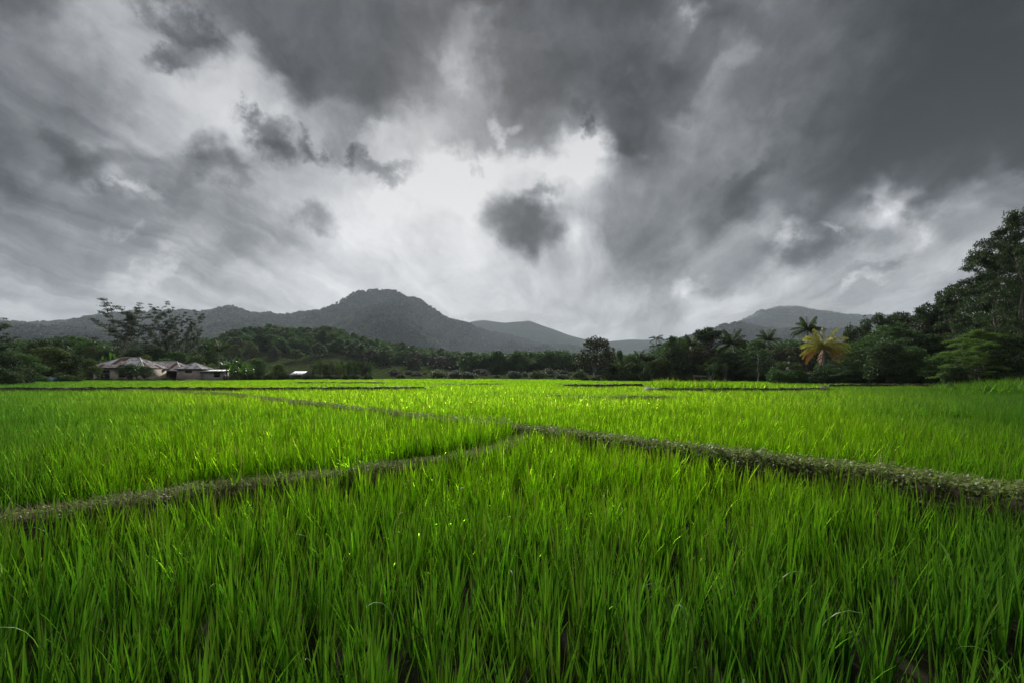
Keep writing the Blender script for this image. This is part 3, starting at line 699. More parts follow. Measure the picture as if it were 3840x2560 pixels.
def tree_proto(seed, kind='round', n=3200, size=.42):
    """trunk mesh and crown mesh of a tree 10 m tall and about 8 m wide"""
    g = np.random.default_rng(seed); mb = MB(); lobes = []
    if kind in ('round', 'oval', 'umbrella', 'dense'):
        th = {'round': 3.4, 'oval': 3.0, 'umbrella': 5.6, 'dense': 2.0}[kind]
        top = np.array([g.normal(0, .25), g.normal(0, .25), th]); limb(mb, (0, 0, -.4), top, .26, .17, g, 0, 7)
        nl = {'round': 17, 'oval': 15, 'umbrella': 13, 'dense': 22}[kind]
        for i in range(nl):
            a = i*2.4+g.normal(0, .3); u = (i+.5)/nl
            if kind == 'umbrella': z = 7.4+1.6*g.random(); rr = 3.1*math.sqrt(u)
            elif kind == 'oval': z = 3.0+6.2*u; rr = 2.4*math.sin(min(1, (1.02-u)*1.4)*1.57)*g.uniform(.5, 1)
            elif kind == 'dense': z = 1.6+7.0*u; rr = 3.0*math.sqrt(max(0, 1-(u*1.02)**2.4))*g.uniform(.55, 1.0)
            else: z = 3.6+5.2*u; rr = 2.9*math.sqrt(max(0, 1-((u-.3)/.75)**2))*g.uniform(.55, 1.05)
            c = np.array([rr*math.cos(a), rr*math.sin(a), z+g.normal(0, .2)])
            s = g.uniform(.8, 1.4)*(1.0 if kind != 'umbrella' else .95)
            lobes.append((c, (s*1.25, s*1.25, s*(.82 if kind != 'umbrella' else .45))))
            if i % 2 == 0 or kind == 'umbrella': limb(mb, top+(0, 0, -g.uniform(0, .8)), c, .11, .03, g, .08, 5)
        shell = .45
        V, F, lv = leafcloud(g, lobes, n, size, flat=.15 if kind != 'umbrella' else .5, shell=shell)
    elif kind == 'tiers':     # open crown in flat sprays on rising limbs
        hs = 9.6; P = limb(mb, (0, 0, -.4), (g.normal(0, .5), g.normal(0, .4), hs), .15, .025, g, 0, 6, 9)
        stems = [P]
        for q in range(2):
            zf = g.uniform(1.8, 3.6); b0 = np.array([np.interp(zf, P[:, 2], P[:, 0]), np.interp(zf, P[:, 2], P[:, 1]), zf]); a = g.random()*6.28
            stems.append(limb(mb, b0, b0+np.array([math.cos(a)*1.6, math.sin(a)*1.6, g.uniform(4.2, 5.4)]), .09, .02, g, -.03, 5, 8))
        for si, P in enumerate(stems):
            nb = 13 if si == 0 else 7
            for i in range(nb):
                u = (i+1)/nb; zb = P[1, 2]+(P[-1, 2]-P[1, 2])*u**.9; base = np.array([np.interp(zb, P[:, 2], P[:, 0]), np.interp(zb, P[:, 2], P[:, 1]), zb])
                a = i*2.39+g.normal(0, .4)+si; L = ((3.7 if si == 0 else 2.2)*(1.05-u)**.5+.5)*g.uniform(.6, 1.1)
                tip = base+np.array([math.cos(a)*L, math.sin(a)*L, L*.36+.3]); limb(mb, base, tip, .07, .022, g, -.05, 4, 5)
                for f in np.linspace(.42, 1.05, 6 if L > 1.6 else 3):
                    q = base+(tip-base)*f+g.normal(0, .2, 3)*np.array([1, 1, .4]); s = g.uniform(.28, .60)
                    lobes.append((q+(0, 0, .08), (s*1.25, s*1.25, s*.30)))
        for k in range(3): lobes.append((np.array([g.normal(0, .4), g.normal(0, .4), hs+g.uniform(-.6, .2)]), (.5, .5, .1)))
        V, F, lv = leafcloud(g, lobes, n, size, flat=.7, shell=.15, aspect=2.6, out=.4)
    elif kind == 'feather':   # tall drooping sprays
        P = limb(mb, (0, 0, -.4), (g.normal(0, .5), 0, 9.4), .16, .03, g, 0, 6, 9)
        for i in range(34):
            u = (i+.5)/34; zb = 1.2+8.0*u; base = np.array([np.interp(zb, P[:, 2], P[:, 0]), 0, zb]); a = i*2.39+g.normal(0, .4)
            L = (3.7*math.sin(min(1, (1.06-u)*1.5)*1.57)+.5)*g.uniform(.65, 1.1); tip = base+np.array([math.cos(a)*L, math.sin(a)*L, L*.28-.35])
            limb(mb, base, tip, .035, .01, g, .16, 4, 5)
            for f in np.linspace(.3, 1.05, 6): 
                q = base+(tip-base)*f; q[2] += math.sin(f*math.pi)*L*.16; s = g.uniform(.38, .66)*(1.15-.4*f)
                lobes.append((q+g.normal(0, .12, 3), (s*1.1, s*1.1, s*.45)))
        V, F, lv = leafcloud(g, lobes, n, size, flat=.3, shell=.1, aspect=3.6, droop=.45, out=.5)
    elif kind == 'shrub':
        for i in range(9):
            a = i*2.4; rr = 2.9*math.sqrt((i+.3)/9); z = 3.2+4.2*g.random()*(1-rr/4.2); c = np.array([rr*math.cos(a), rr*math.sin(a), z])
            s = g.uniform(1.2, 2.0); lobes.append((c, (s, s, min(s*1.35, z*.95)))); limb(mb, (g.normal(0, .3), g.normal(0, .3), -.3), c, .12, .03, g, .05, 4, 5)
        lobes.append((np.array([0, 0, 2.6]), (3.3, 3.3, 2.5)))
        V, F, lv = leafcloud(g, lobes, n, size, shell=.5)
    elif kind == 'slender':   # thin bare stem, tufts high on upright shoots
        for s_ in range(3):
            bx = g.normal(0, .5); P = limb(mb, (bx*.4, 0, -.4), (bx*2, g.normal(0, .6), 8.6), .13, .04, g, 0, 5, 7)
            for i in range(7):
                zb = 3.8+5.6*(i/7); q = np.array([np.interp(zb, P[:, 2], P[:, 0]), np.interp(zb, P[:, 2], P[:, 1]), zb])+g.normal(0, .8, 3)*np.array([1, 1, .3]); s = g.uniform(.6, 1.15)
                lobes.append((q, (s*1.2, s*1.2, s*.85))); limb(mb, (q[0]*.4+bx*.6, q[1]*.3, zb-1.2), q, .04, .015, g, 0, 4, 4)
        V, F, lv = leafcloud(g, lobes, n, size, shell=.25, aspect=2.4, droop=.2)
    tm = mb.mesh('trunk_'+kind, M['bark'], smooth=True); cm = mesh_np('crown_'+kind, V, F, M['mid'], {'lv': lv})
    return tm, cm
PR = {}
def P_(key, *a, **k):
    if key not in PR: PR[key] = tree_proto(*a, **k)
    return PR[key]
for i in range(4): P_('round%d' % i, 20+i, 'round', 5200, .34)
for i in range(3): P_('oval%d' % i, 30+i, 'oval', 5200, .32)
for i in range(2): P_('umbrella%d' % i, 40+i, 'umbrella', 4600, .32)
for i in range(4): P_('dense%d' % i, 50+i, 'dense', 7500, .34)
for i in range(4): P_('tiers%d' % i, 60+i, 'tiers', 9000, .21)
for i in range(3): P_('feather%d' % i, 70+i, 'feather', 26000, .19)
for i in range(4): P_('shrub%d' % i, 80+i, 'shrub', 4200, .50)
for i in range(3): P_('slender%d' % i, 90+i, 'slender', 2800, .36)
for i in range(5): P_('hill%d' % i, 120+i, ('dense', 'round', 'dense', 'oval', 'dense')[i], 2800, .50)

def set_obj_mat(o, m):
    o.material_slots[0].link = 'OBJECT'; o.material_slots[0].material = m
def plant_tree(key, x, y, z, h, w, leaf, label, cat='tree', name='broadleaf_tree', group=None, bark='bark', rz=None):
    tm, cm = PR[key]
    t = thing(name, label, cat, (x, y, z), random.random()*6.28 if rz is None else rz, group)
    s = (w/8, w/8, h/10)
    o = link('trunk', tm, t, scl=s); set_obj_mat(o, M[bark])
    o = link('crown', cm, t, scl=s); set_obj_mat(o, M[leaf])
    return t
def T_(key, px, top, wpx, d, leaf, label, base=None, **k):
    """tree by where the photograph shows it: column, top row, width in source pixels and its distance"""
    x = X_(px, d); z0 = float(level(np.array([x]), np.array([d]))[0])-.05
    h = Z_(top, d)-z0
    return plant_tree(key, x, d, z0, h, wpx/1920*d, leaf, label, **k)

WHERE = [(110, 'at the left edge'), (300, 'left of the house'), (450, 'behind the main house\'s left end'), (620, 'behind the main house'), (850, 'behind the square house and shed'), (980, 'right of the banana plants'), (1080, 'left of the white-roofed hut'), (1160, 'over the white-roofed hut'),
 (1280, 'at the slim-tree grove\'s left'), (1410, 'at the slim-tree grove\'s right'), (1560, 'just right of the slim-tree grove'), (1750, 'between grove and lone tree'), (1960, 'below the far blue ridge'), (2170, 'left of the lone tree'), (2300, 'by the lone tree'), (2400, 'right of the lone tree'), (2500, 'below the areca palm'),
 (2600, 'left of the bamboo rail'), (2700, 'by the bamboo rail'), (2800, 'under the large coconut palm'), (2900, 'by the forked white trunk'), (3040, 'left of the yellow palm'), (3150, 'under the yellow palm'), (3300, 'right of the yellow palm'), (3450, 'under the flat-topped trees'), (3620, 'by the bright feathery bush'), (3760, 'under the tall feathery trees'), (9999, 'at the right edge')]
def where(px): return next(w for lim, w in WHERE if px < lim)
HUE = {'dark': 'dark green', 'mid': 'mid-green', 'olive': 'olive', 'brown': 'brownish', 'grey': 'grey-green', 'light': 'bright green'}
# ---- right-hand wood
RT = [
 ('feather0', 3838, 742, 300, 38, 'dark', 'tallest thin feathery tree at the right edge, its top bare against the sky', {'name': 'feathery_tree', 'bark': 'bark'}),
 ('feather1', 3735, 876, 360, 43, 'dark', 'very tall dark feathery tree with drooping sprays, second tallest at right', {'name': 'feathery_tree'}),
 ('feather2', 3765, 915, 330, 47.5, 'dark', 'dark feathery tree filling the gap behind the two tallest at right', {'name': 'feathery_tree'}),
 ('dense3', 3775, 1010, 300, 50, 'mid', 'tall leafy tree backing the feathery trees at the right edge', {}),
 ('tiers1', 3815, 930, 330, 47, 'dark', 'dark layered tree behind the tallest feathery trees', {}),
 ('dense0', 3790, 1120, 330, 46, 'mid', 'big dense green tree below the tall feathery crowns', {}),
 ('dense1', 3660, 1150, 260, 52, 'dark', 'dense tree left of the tall feathery tree', {}),
 ('umbrella0', 3574, 1056, 150, 57, 'dark', 'dark flat-topped tree standing out above the wood left of the feathery trees', {}),
 ('oval0', 3570, 1120, 170, 60, 'brown', 'brownish tree under the dark flat-topped crown', {}),
 ('umbrella1', 3486, 1118, 120, 62, 'dark', 'small flat crown on the falling shoulder of the wood', {}),
 ('dense2', 3500, 1168, 250, 63, 'brown', 'broad brown-green tree with large leaves on the shoulder of the wood', {}),
 ('umbrella1', 3390, 1157, 130, 72, 'dark', 'right one of two flat-topped trees on the skyline', {}),
 ('umbrella0', 3322, 1162, 110, 72, 'dark', 'left one of two flat-topped trees on the skyline', {}),
 ('round1', 3340, 1200, 200, 70, 'mid', 'round green tree under the two flat-topped trees', {}),
 ('oval1', 3248, 1197, 90, 78, 'dark', 'dark tree right of the twin on the skyline beyond the yellow palm', {}),
 ('round2', 3200, 1202, 105, 77, 'dark', 'dark round tree on the skyline right of the yellow palm', {}),
 ('dense3', 3270, 1250, 230, 62, 'mid', 'bushy mid-green tree right of the yellow palm', {}),
 ('feather2', 3390, 1215, 300, 55, 'mid', 'broad soft-leaved green tree in the middle of the right wood', {'name': 'feathery_tree'}),
 ('dense1', 3500, 1240, 260, 53, 'dark', 'dark tree filling the wood behind the bright bush', {}),
 ('feather0', 3280, 1290, 240, 54, 'mid', 'low spreading green tree beside the yellow palm', {'name': 'feathery_tree'}),
 ('feather2', 3690, 1225, 280, 38.5, 'light', 'yellow-green feathery tree with a thin leaning trunk near the field edge', {'name': 'feathery_tree', 'bark': 'bark_grey'}),
 ('tiers2', 3660, 1285, 210, 38, 'light', 'small yellow-green layered tree near the field edge', {}),
 ('dense2', 3840, 1230, 260, 37, 'dark', 'dark leafy tree at the lower right edge', {}),
 ('oval2', 2656, 1220, 100, 94, 'brown', 'tallest round-headed tree in the middle of the far tree line', {}),
 ('umbrella1', 2655, 1218, 112, 92, 'dark', 'dark flat crown rising above the far tree line between the palms', {}),
 ('oval0', 2520, 1253, 80, 92, 'dark', 'pointed dark tree right of the slim areca palm', {}),
 ('dense0', 2530, 1290, 150, 90, 'dark', 'dense dark tree beneath the pointed one', {}),
 ('dense3', 2620, 1290, 190, 91, 'brown', 'wide brownish tree below the round-headed tree', {}),
 ('oval1', 2324, 1312, 46, 93, 'dark', 'narrow dark tree right of the lone tree', {}),
 ('dense1', 2735, 1310, 170, 85, 'dark', 'dark tree behind the large coconut palm', {}),
 ('feather1', 2843, 1268, 140, 80, 'mid', 'grey-green weeping tree with a forked white trunk', {'name': 'weeping_tree', 'bark': 'bark_white'}),
 ('dense2', 2930, 1290, 170, 88, 'brown', 'brown-green tree between the weeping tree and the coconut palm', {}),
 ('round0', 3020, 1285, 170, 72, 'brown', 'brownish tree behind the yellow palm', {}),
 ('dense3', 2440, 1320, 110, 91, 'dark', 'dark low tree beneath the areca palm', {}),
 ('round3', 2480, 1335, 110, 88, 'olive', 'olive low tree in front of the areca palm', {}),
 ('round2', 2690, 1330, 130, 85, 'olive', 'olive tree behind the bamboo rail', {}),
 ('slender0', 2385, 1335, 90, 90, 'mid', 'slender tree left of the areca palm', {}),
 ('round0', 2800, 1345, 120, 84, 'mid', 'small green tree left of the forked white trunk', {}),
 ('dense0', 2895, 1345, 110, 82, 'dark', 'small dark tree right of the forked white trunk', {}),
 ('slender1', 2426, 1345, 56, 84, 'mid', 'young slim tree with a pale stem under the areca palm', {'bark': 'bark_white'}),
 ('slender2', 2667, 1350, 64, 80, 'mid', 'slim tree with a pale crooked stem beside the bamboo rail', {'bark': 'bark_white'}),
 ('slender0', 2722, 1356, 50, 81, 'olive', 'second slim pale-stemmed tree right of the bamboo rail', {'bark': 'bark_white'}),
 ('round1', 2234, 1254, 168, 100, 'brown', 'lone dark brown tree with a pale trunk standing apart in the middle', {'rz': 1.0, 'bark': 'bark_grey', 'name': 'lone_tree'}),
]
for a in RT: T_(*a[:7], **a[7])
# understorey along the foot of the wood
def shrubs(px0, px1, n, d0, d1, top0, top1, w, leaf, label, group, sd, name='shrub', proto='shrub', np_=4):
    g = random.Random(sd)
    for i in range(n):
        px = px0+(px1-px0)*(i+g.uniform(-.35, .35)+.5)/n; d = g.uniform(d0, d1); top = g.uniform(top0, top1)
        k = g.uniform(.7, 1.3); lf = g.choice(leaf)
        T_('%s%d' % (proto, g.randrange(np_)), px, top, k*w, d, lf, '%s %s %s %s' % ('broad' if k > 1.1 else 'narrow' if k < .88 else 'middling', HUE[lf], label, where(px)), cat='shrub' if name == 'shrub' else 'tree', name=name, group=group)
shrubs(2290, 3200, 26, 84, 88, 1362, 1395, 60, ['dark', 'mid', 'olive', 'dark'], 'low bush edging the far rice', 'bushes along the foot of the right tree line', 1)
shrubs(2880, 3640, 20, 56, 60, 1352, 1388, 90, ['dark', 'mid', 'dark'], 'leafy bush edging the rice', 'bushes edging the rice below the right wood', 2)
shrubs(3300, 3960, 9, 44, 56, 1230, 1330, 190, ['dark', 'mid'], 'tree deep in the wood', 'trees deep inside the right wood', 3, 'broadleaf_tree', 'dense')
shrubs(3560, 4000, 8, 38, 44, 1300, 1370, 120, ['dark', 'mid', 'olive'], 'tangled bush', 'bushes under the tall right trees', 4)
shrubs(2280, 3150, 18, 88, 96, 1315, 1360, 95, ['dark', 'brown', 'mid', 'dark'], 'low tree inside the tree line', 'low trees inside the far right tree line', 5, 'broadleaf_tree', 'dense')
T_('shrub1', 3570, 1372, 110, 49, 'light', 'bright green feathery bush standing out at the foot of the dark wood', cat='shrub', name='shrub')
T_('shrub1', 3085, 1345, 95, 57.5, 'mid', 'dense green bush hiding the foot of the yellow palm', cat='shrub', name='shrub')
T_('shrub3', 3125, 1362, 80, 57, 'dark', 'dark bush just right of the yellow palm foot', cat='shrub', name='shrub')
T_('shrub2', 3562, 1424, 40, 30, 'mid', 'small dark weed clump standing in the rice at right', cat='shrub', name='shrub')
T_('shrub0', 2194, 1403, 32, 92, 'dark', 'small dark bush left of the lone tree', cat='shrub', name='shrub')
T_('shrub3', 2232, 1402, 36, 90, 'dark', 'dark bush at the foot of the lone tree', cat='shrub', name='shrub')
# tall rank grass under the right trees
P = jitter_grid(20, 42, 26, 40, .38); P = P[(P[:, 0] > .82*P[:, 1]) & (P[:, 0] < 1.15*P[:, 1])]; n = len(P)
instancer('rank_grass', np.column_stack([P, np.full(n, LV)]), np.stack([rng.normal(0, .1, n), rng.normal(0, .1, n), rng.random(n)*6.28], 1), rng.uniform(.6, 1.2, n)*(.75+.5*sstep(.8, 1.0, P[:, 0]/P[:, 1])), rng.integers(0, 5, n), tall, np.full(n, .45))
P = jitter_grid(24, 60, 54, 57, .6); n = len(P)

# ---- left side
LT = [
 ('dense0', 165, 1262, 150, 72, 'dark', 'tallest dark tree in the clump left of the house', {}),
 ('round0', 205, 1262, 90, 74, 'dark', 'dark twin crown right of the tallest tree in the left clump', {}),
 ('dense1', 190, 1285, 190, 66, 'olive', 'large olive-green tree left of the house', {}),
 ('round3', 255, 1305, 110, 68, 'dark', 'dark tree between the olive tree and the house', {}),
 ('dense2', 90, 1315, 140, 58, 'mid', 'green tree left of the olive one', {}),
 ('dense3', 20, 1310, 150, 55, 'dark', 'dark tree at the left edge', {}),
 ('tiers0', -35, 1185, 190, 60, 'dark', 'layered tree whose branch tips enter at the left edge', {}),
 ('shrub0', 70, 1345, 110, 46, 'dark', 'nearest dark thicket at the left field corner', {'cat': 'shrub', 'name': 'shrub'}),
 ('shrub1', 8, 1352, 120, 43, 'dark', 'dark thicket cut by the left edge', {'cat': 'shrub', 'name': 'shrub'}),
 ('shrub2', -60, 1350, 120, 42, 'mid', 'thicket just beyond the left edge', {'cat': 'shrub', 'name': 'shrub'}),
 ('slender0', 176, 1345, 80, 64, 'olive', 'slim tree with twisted stems left of the blue tarpaulin', {}),
 ('slender1', 293, 1335, 70, 70, 'brown', 'small pale-stemmed tree by the left end of the house', {'bark': 'bark_grey'}),
 ('round1', 330, 1338, 90, 74, 'olive', 'round olive tree at the left eave of the house', {}),
 ('slender2', 367, 1366, 50, 76, 'dark', 'little dark tree in front of the house window', {}),
 ('round2', 478, 1356, 80, 76, 'dark', 'dark garden tree in front of the house wall', {}),
 ('round0', 545, 1366, 60, 76, 'dark', 'smaller garden tree by the right corner of the main house', {}),
 ('tiers0', 432, 1137, 205, 112, 'grey', 'tallest open layered tree behind the house, leftmost of the row', {'rz': 0.4, 'name': 'layered_tree', 'bark': 'bark_grey'}),
 ('tiers1', 516, 1154, 150, 114, 'grey', 'second open layered tree of the row behind the house', {'rz': 1.9, 'name': 'layered_tree', 'bark': 'bark_grey'}),
 ('tiers2', 592, 1147, 130, 116, 'grey', 'third open layered tree of the row behind the house', {'rz': 2.7, 'name': 'layered_tree', 'bark': 'bark_grey'}),
 ('tiers3', 640, 1166, 90, 118, 'grey', 'fourth open layered tree of the row behind the house', {'rz': 4.0, 'name': 'layered_tree', 'bark': 'bark_grey'}),
 ('tiers0', 678, 1182, 90, 117, 'grey', 'fifth open layered tree, above the middle roof', {'name': 'layered_tree', 'bark': 'bark_grey'}),
 ('tiers2', 712, 1212, 40, 119, 'grey', 'smallest open layered tree of the row behind the house', {'name': 'layered_tree', 'bark': 'bark_grey'}),
 ('tiers1', 745, 1178, 92, 120, 'grey', 'rightmost open layered tree of the row behind the house', {'name': 'layered_tree', 'bark': 'bark_grey'}),
 ('dense3', 580, 1288, 130, 110, 'dark', 'dark round tree behind the ridge of the main roof', {}),
 ('dense0', 500, 1300, 110, 106, 'dark', 'dark tree right behind the main roof', {}),
 ('round1', 545, 1325, 70, 98, 'olive', 'small olive tree peeping over the main roof', {}),
 ('dense1', 665, 1305, 130, 108, 'mid', 'green tree above the middle roof', {}),
 ('round2', 735, 1322, 80, 100, 'olive', 'olive tree behind the small square roof', {}),
 ('dense2', 780, 1268, 150, 150, 'mid', 'big round tree on the slope right of the layered row', {}),
 ('dense1', 400, 1300, 150, 105, 'dark', 'dark tree behind the left hip of the main roof', {}),
 ('round3', 350, 1290, 110, 108, 'olive', 'leaning olive crown left of the layered trees', {}),
 ('shrub3', 760, 1345, 110, 92, 'olive', 'leafy thicket behind the lean-to shed', {'cat': 'shrub', 'name': 'shrub'}),
]
for a in LT: T_(*a[:7], **a[7])
shrubs(270, 1080, 12, 96, 104, 1330, 1365, 80, ['dark', 'mid', 'olive'], 'low tree in the tree belt', 'low trees in the belt behind the houses', 21, 'broadleaf_tree', 'dense')
shrubs(900, 1160, 9, 98, 104, 1388, 1404, 42, ['dark', 'mid', 'grey'], 'low scrub bush', 'scrub around the white-roofed hut', 22)
shrubs(290, 640, 10, 77.0, 77.6, 1408, 1415, 38, ['dark', 'mid'], 'low garden bush', 'garden bushes before the house wall', 23)
shrubs(110, 290, 6, 60, 66, 1385, 1402, 60, ['dark', 'mid'], 'low bush among trees', 'low bushes left of the house', 24)
T_('shrub1', 327, 1407, 40, 74, 'light', 'bright yellow-green bush in front of the left end of the house', cat='shrub', name='shrub')
T_('shrub2', 1075, 1388, 50, 100, 'dark', 'dark round bush left of the white-roofed hut', cat='shrub', name='shrub')
T_('shrub3', 1180, 1394, 52, 101, 'dark', 'dark bush right of the white-roofed hut', cat='shrub', name='shrub')
# the grove of slim trees in the middle
g = random.Random(3)
for i in range(24):
    px = 1180+215*(i+g.uniform(-.4, .4))/23; d = g.uniform(98, 112)
    T_('slender%d' % g.randrange(3), px, g.uniform(1338, 1362)+max(0, px-1320)*.12, g.uniform(30, 46), d, (lf := g.choice(['grey', 'olive', 'brown', 'mid'])), 'slim upright %s tree, %s, in the %s rank of the grove' % (HUE[lf], where(px), 'front' if d < 103 else 'middle' if d < 108 else 'back'), cat='tree', name='slim_tree', group='slim trees of the grove at the field edge', bark='bark_grey')
shrubs(1195, 1400, 9, 97, 99, 1392, 1408, 34, ['dark', 'brown'], 'low undergrowth bush', 'undergrowth bushes of the slim-tree grove', 31)

M['meadow_grass'] = leaf_mat('meadow_grass', (.035, .055, .018), (.12, .145, .055), (.10, .14, .03), tmix=.3)
mpatch = [blade_mesh('meadow_patch', M['meadow_grass'], 150, 2, 0, (.12, .38), (.03, .06), lean=(5, 50), fold=False, seed=800+i, area=2.2) for i in range(5)]
P = jitter_grid(-130, 95, 100, 330, 1.9, .4); pxs = P[:, 0]/P[:, 1]*1920+1920
P = P[(np.abs(P[:, 0]) < P[:, 1]*1.05) & (pxs > 700) & (P[:, 1] > edge_y(P[:, 0])-1)]; pxs = P[:, 0]/P[:, 1]*1920+1920; n = len(P)
z = np.maximum(level(P[:, 0], P[:, 1]), Hw(pxs, P[:, 1]))
instancer('meadow_grass', np.column_stack([P, z-.03]), np.stack([np.zeros(n), np.zeros(n), rng.random(n)*6.28], 1), rng.uniform(.7, 1.3, n), rng.integers(0, 5, n), mpatch)
# ---- trees on the wooded hill, each one a tree of its own
def hill_tree(px, Y, h, w, leaf, label, group, z):
    plant_tree('hill%d' % random.randrange(5), X_(px, Y), Y, z-.4, h, w, leaf, label, name='hillside_tree', group=group, cat='tree')
g = np.random.default_rng(12)
cnt = 0; taken = []
while cnt < 250:
    px = g.uniform(-60, 2260); u = g.random()**.85
    Dx = 330+90*(px+560)/2860; Y = Dx*(.62+.42*u)
    if px < 900 and Y < 190: continue
    x = X_(px, Y)
    # leave the terraced meadow open
    if 820 < px < 1480 and Y < Dx*.66: continue
    if any((x-a)**2+(Y-b)**2 < 52 for a, b in taken): continue
    taken.append((x, Y)); z = float(Hw(np.array([px]), np.array([Y]))[0]); z = max(z, float(level(np.array([x]), np.array([Y]))[0]))
    hh = g.uniform(6.5, 11.5); hill_tree(px, Y, hh, hh*g.uniform(.85, 1.35), (lf := random.choice(['dark', 'mid', 'dark', 'olive', 'brown', 'dark'])),
        '%s %s tree on the wooded hill\'s %s, %s' % ('tall' if hh > 10 else 'small' if hh < 8 else 'medium', HUE[lf], 'foot' if u < .33 else 'slope' if u < .75 else 'crest', where(px)), 'trees covering the wooded hill', z); cnt += 1
# the rest of that wood and the valley floor wood beyond, too many to tell apart
hp = [PR['hill%d' % i][1] for i in range(5)]
def wood(name, n, px0, px1, Yf, zf, hs, sd, sq=.85):
    g = np.random.default_rng(sd); px = g.uniform(px0, px1, n); Y = Yf(px, g.random(n)); z = zf(px, Y); h = g.uniform(*hs, n)/10
    X = X_(px, Y)
    instancer(name, np.column_stack([X, Y, z-.8]), np.stack([np.zeros(n), np.zeros(n), g.random(n)*6.28], 1), np.stack([h*1.25, h*1.25, h], 1), g.integers(0, 5, n), hp)
gl = lambda px, Y: level(X_(px, Y), Y)
def tuftball(seed):
    g = np.random.default_rng(seed); lobes = [((g.normal(0, 2), g.normal(0, 2), 4+g.normal(0, 1)), (g.uniform(2.5, 4),)*2+(g.uniform(2, 3.2),)) for _ in range(4)]
    V, F, lv = leafcloud(g, lobes, 110, 2.6, shell=.7, aspect=1.3, out=1.2); return mesh_np('far_crown', V, F, M['far'], {'lv': lv})
M['far'] = leaf_mat('far_leaf', (.038, .060, .042), (.23, .28, .19), (.05, .08, .04), tmix=.2, inst=(.014, .024, .022))
TBALL = [tuftball(700+i) for i in range(5)]
def canopy(name, key, n, hs, seed, px0, px1, t0=0.02, t1=1.04):
    H, x0, x1, D, front, D1 = HF[key]; g = np.random.default_rng(seed); px = g.uniform(max(px0, x0), min(px1, x1), n)
    Dx = D if D1 is None else D+(D1-D)*(px-x0)/(x1-x0); t = t0+(t1-t0)*g.random(n); Y = Dx*(1-front+front*t)*(1+.03*np.sin(px/170+HS[key]))
    z = H(px, Y); X = X_(px, Y); k = z > 3; n = int(k.sum()); h = g.uniform(*hs, n)/10*(1+.45*g.random(n)**5)
    instancer(name, np.column_stack([X[k], Y[k], z[k]-1.2*h]), np.stack([np.zeros(n), np.zeros(n), g.random(n)*6.28], 1), np.stack([h*1.1, h*1.1, h], 1), g.integers(0, 5, n), TBALL, np.clip({'mountain_spur': .62, 'lower_hill': .30, 'forested_mountain': .10}.get(key, .3)+1.2*fbm(X[k]/260, Y[k]/300, 3, 5)+1.5*np.abs(fbm(X[k]/330, Y[k]/330*.6, 4, HS[key]))+.28*g.normal(size=n), 0, 1))  # darker crowns in the folds, gully shading put into the tint
canopy('mountain_forest', 'forested_mountain', 60000, (7, 14), 1, -60, 2500)
canopy('mountain_forest', 'mountain_spur', 14000, (5, 10), 2, 1130, 1950)
canopy('mountain_forest', 'lower_hill', 20000, (6, 12), 3, -60, 1450)
canopy('mountain_forest', 'far_foothill', 12000, (8, 16), 4, 2240, 3900)
canopy('mountain_forest', 'far_mountain_r', 26000, (10, 20), 5, 2330, 3900, .3)
wood('hill_wood', 1500, -300, 2280, lambda px, r: (330+90*(px+560)/2860)*(.74+.50*r), lambda px, Y: np.maximum(Hw(px, Y), gl(px, Y)), (6, 11), 5)
wood('valley_wood', 1500, 1750, 2420, lambda px, r: 210+900*r**1.3, gl, (7, 12), 6)
wood('valley_wood', 900, 2470, 4300, lambda px, r: 130+500*r, gl, (8, 13), 7)
wood('valley_wood', 500, -900, 400, lambda px, r: 110+200*r, gl, (8, 12), 8)
# scattered bushes on the rough meadow between field and hill
g = random.Random(8)
for i in range(34):
    px = g.uniform(1420, 2180); d = g.uniform(135, 205) if px < 1900 else g.uniform(120, 200); hh = g.uniform(1.2, 3.4)
    x = X_(px, d); plant_tree('shrub%d' % g.randrange(4), x, d, float(level(np.array([x]), np.array([d]))[0]), hh, hh*g.uniform(1.3, 2.2), (lf := g.choice(['grey', 'dark', 'brown', 'olive'])),
        '%s %s bush on the rough meadow, %s' % ('large' if hh > 2.6 else 'tiny' if hh < 1.7 else 'small', HUE[lf], where(px)), 'shrub', 'shrub', 'bushes on the rough meadow')

# ================================================================== PALMS AND BANANAS
def frond_mesh(name, L, el, drop, mat, nl=34, ll=.85, w=.055, seed=0):
    g = np.random.default_rng(seed); K = 12; t = np.linspace(0, 1, K+1); a = R(el)-R(drop)*t**1.3
    x = np.concatenate([[0], np.cumsum(np.cos(a[1:])*L/K)]); z = np.concatenate([[0], np.cumsum(np.sin(a[1:])*L/K)])
    mb = MB(); mb.tube(np.column_stack([x, x*0, z]), np.linspace(.035, .008, K+1), 4)
    lv = [.5]*mb.n
    for s in (-1, 1):
        for i in range(nl):
            f = .12+.87*(i+g.uniform(-.2, .2))/nl; px_, pz = np.interp(f, t, x), np.interp(f, t, z); l = ll*math.sin(min(1, .25+f*1.3 if f < .5 else (1.12-f)*1.7)*1.57)*g.uniform(.85, 1.1)
            d = np.array([.55+.25*f, s*.8, -.15-.5*g.random()]); d /= np.linalg.norm(d); p0 = np.array([px_, 0, pz]); p1 = p0+d*l*.55; p2 = p1+(d+np.array([0, 0, -.75]))*l*.45
            sd_ = np.array([w, 0, w*.3]); V = [p0-sd_*.5, p0+sd_*.5, p1-sd_*.5, p1+sd_*.5, p2]
            mb.add(V[:4], [(0, 1, 3, 2)]); mb.add([V[2], V[3], V[4]], [(0, 1, 2)]); q = g.random(); lv += [q]*7
    return mb.mesh(name, mat, attr={'lv': lv})
FR = {e: frond_mesh('frond_%d' % e, 2.9, e, dr, M["frond"], seed=e+100) for e, dr in ((82, 45), (62, 75), (42, 85), (22, 80), (2, 70), (-25, 50))}
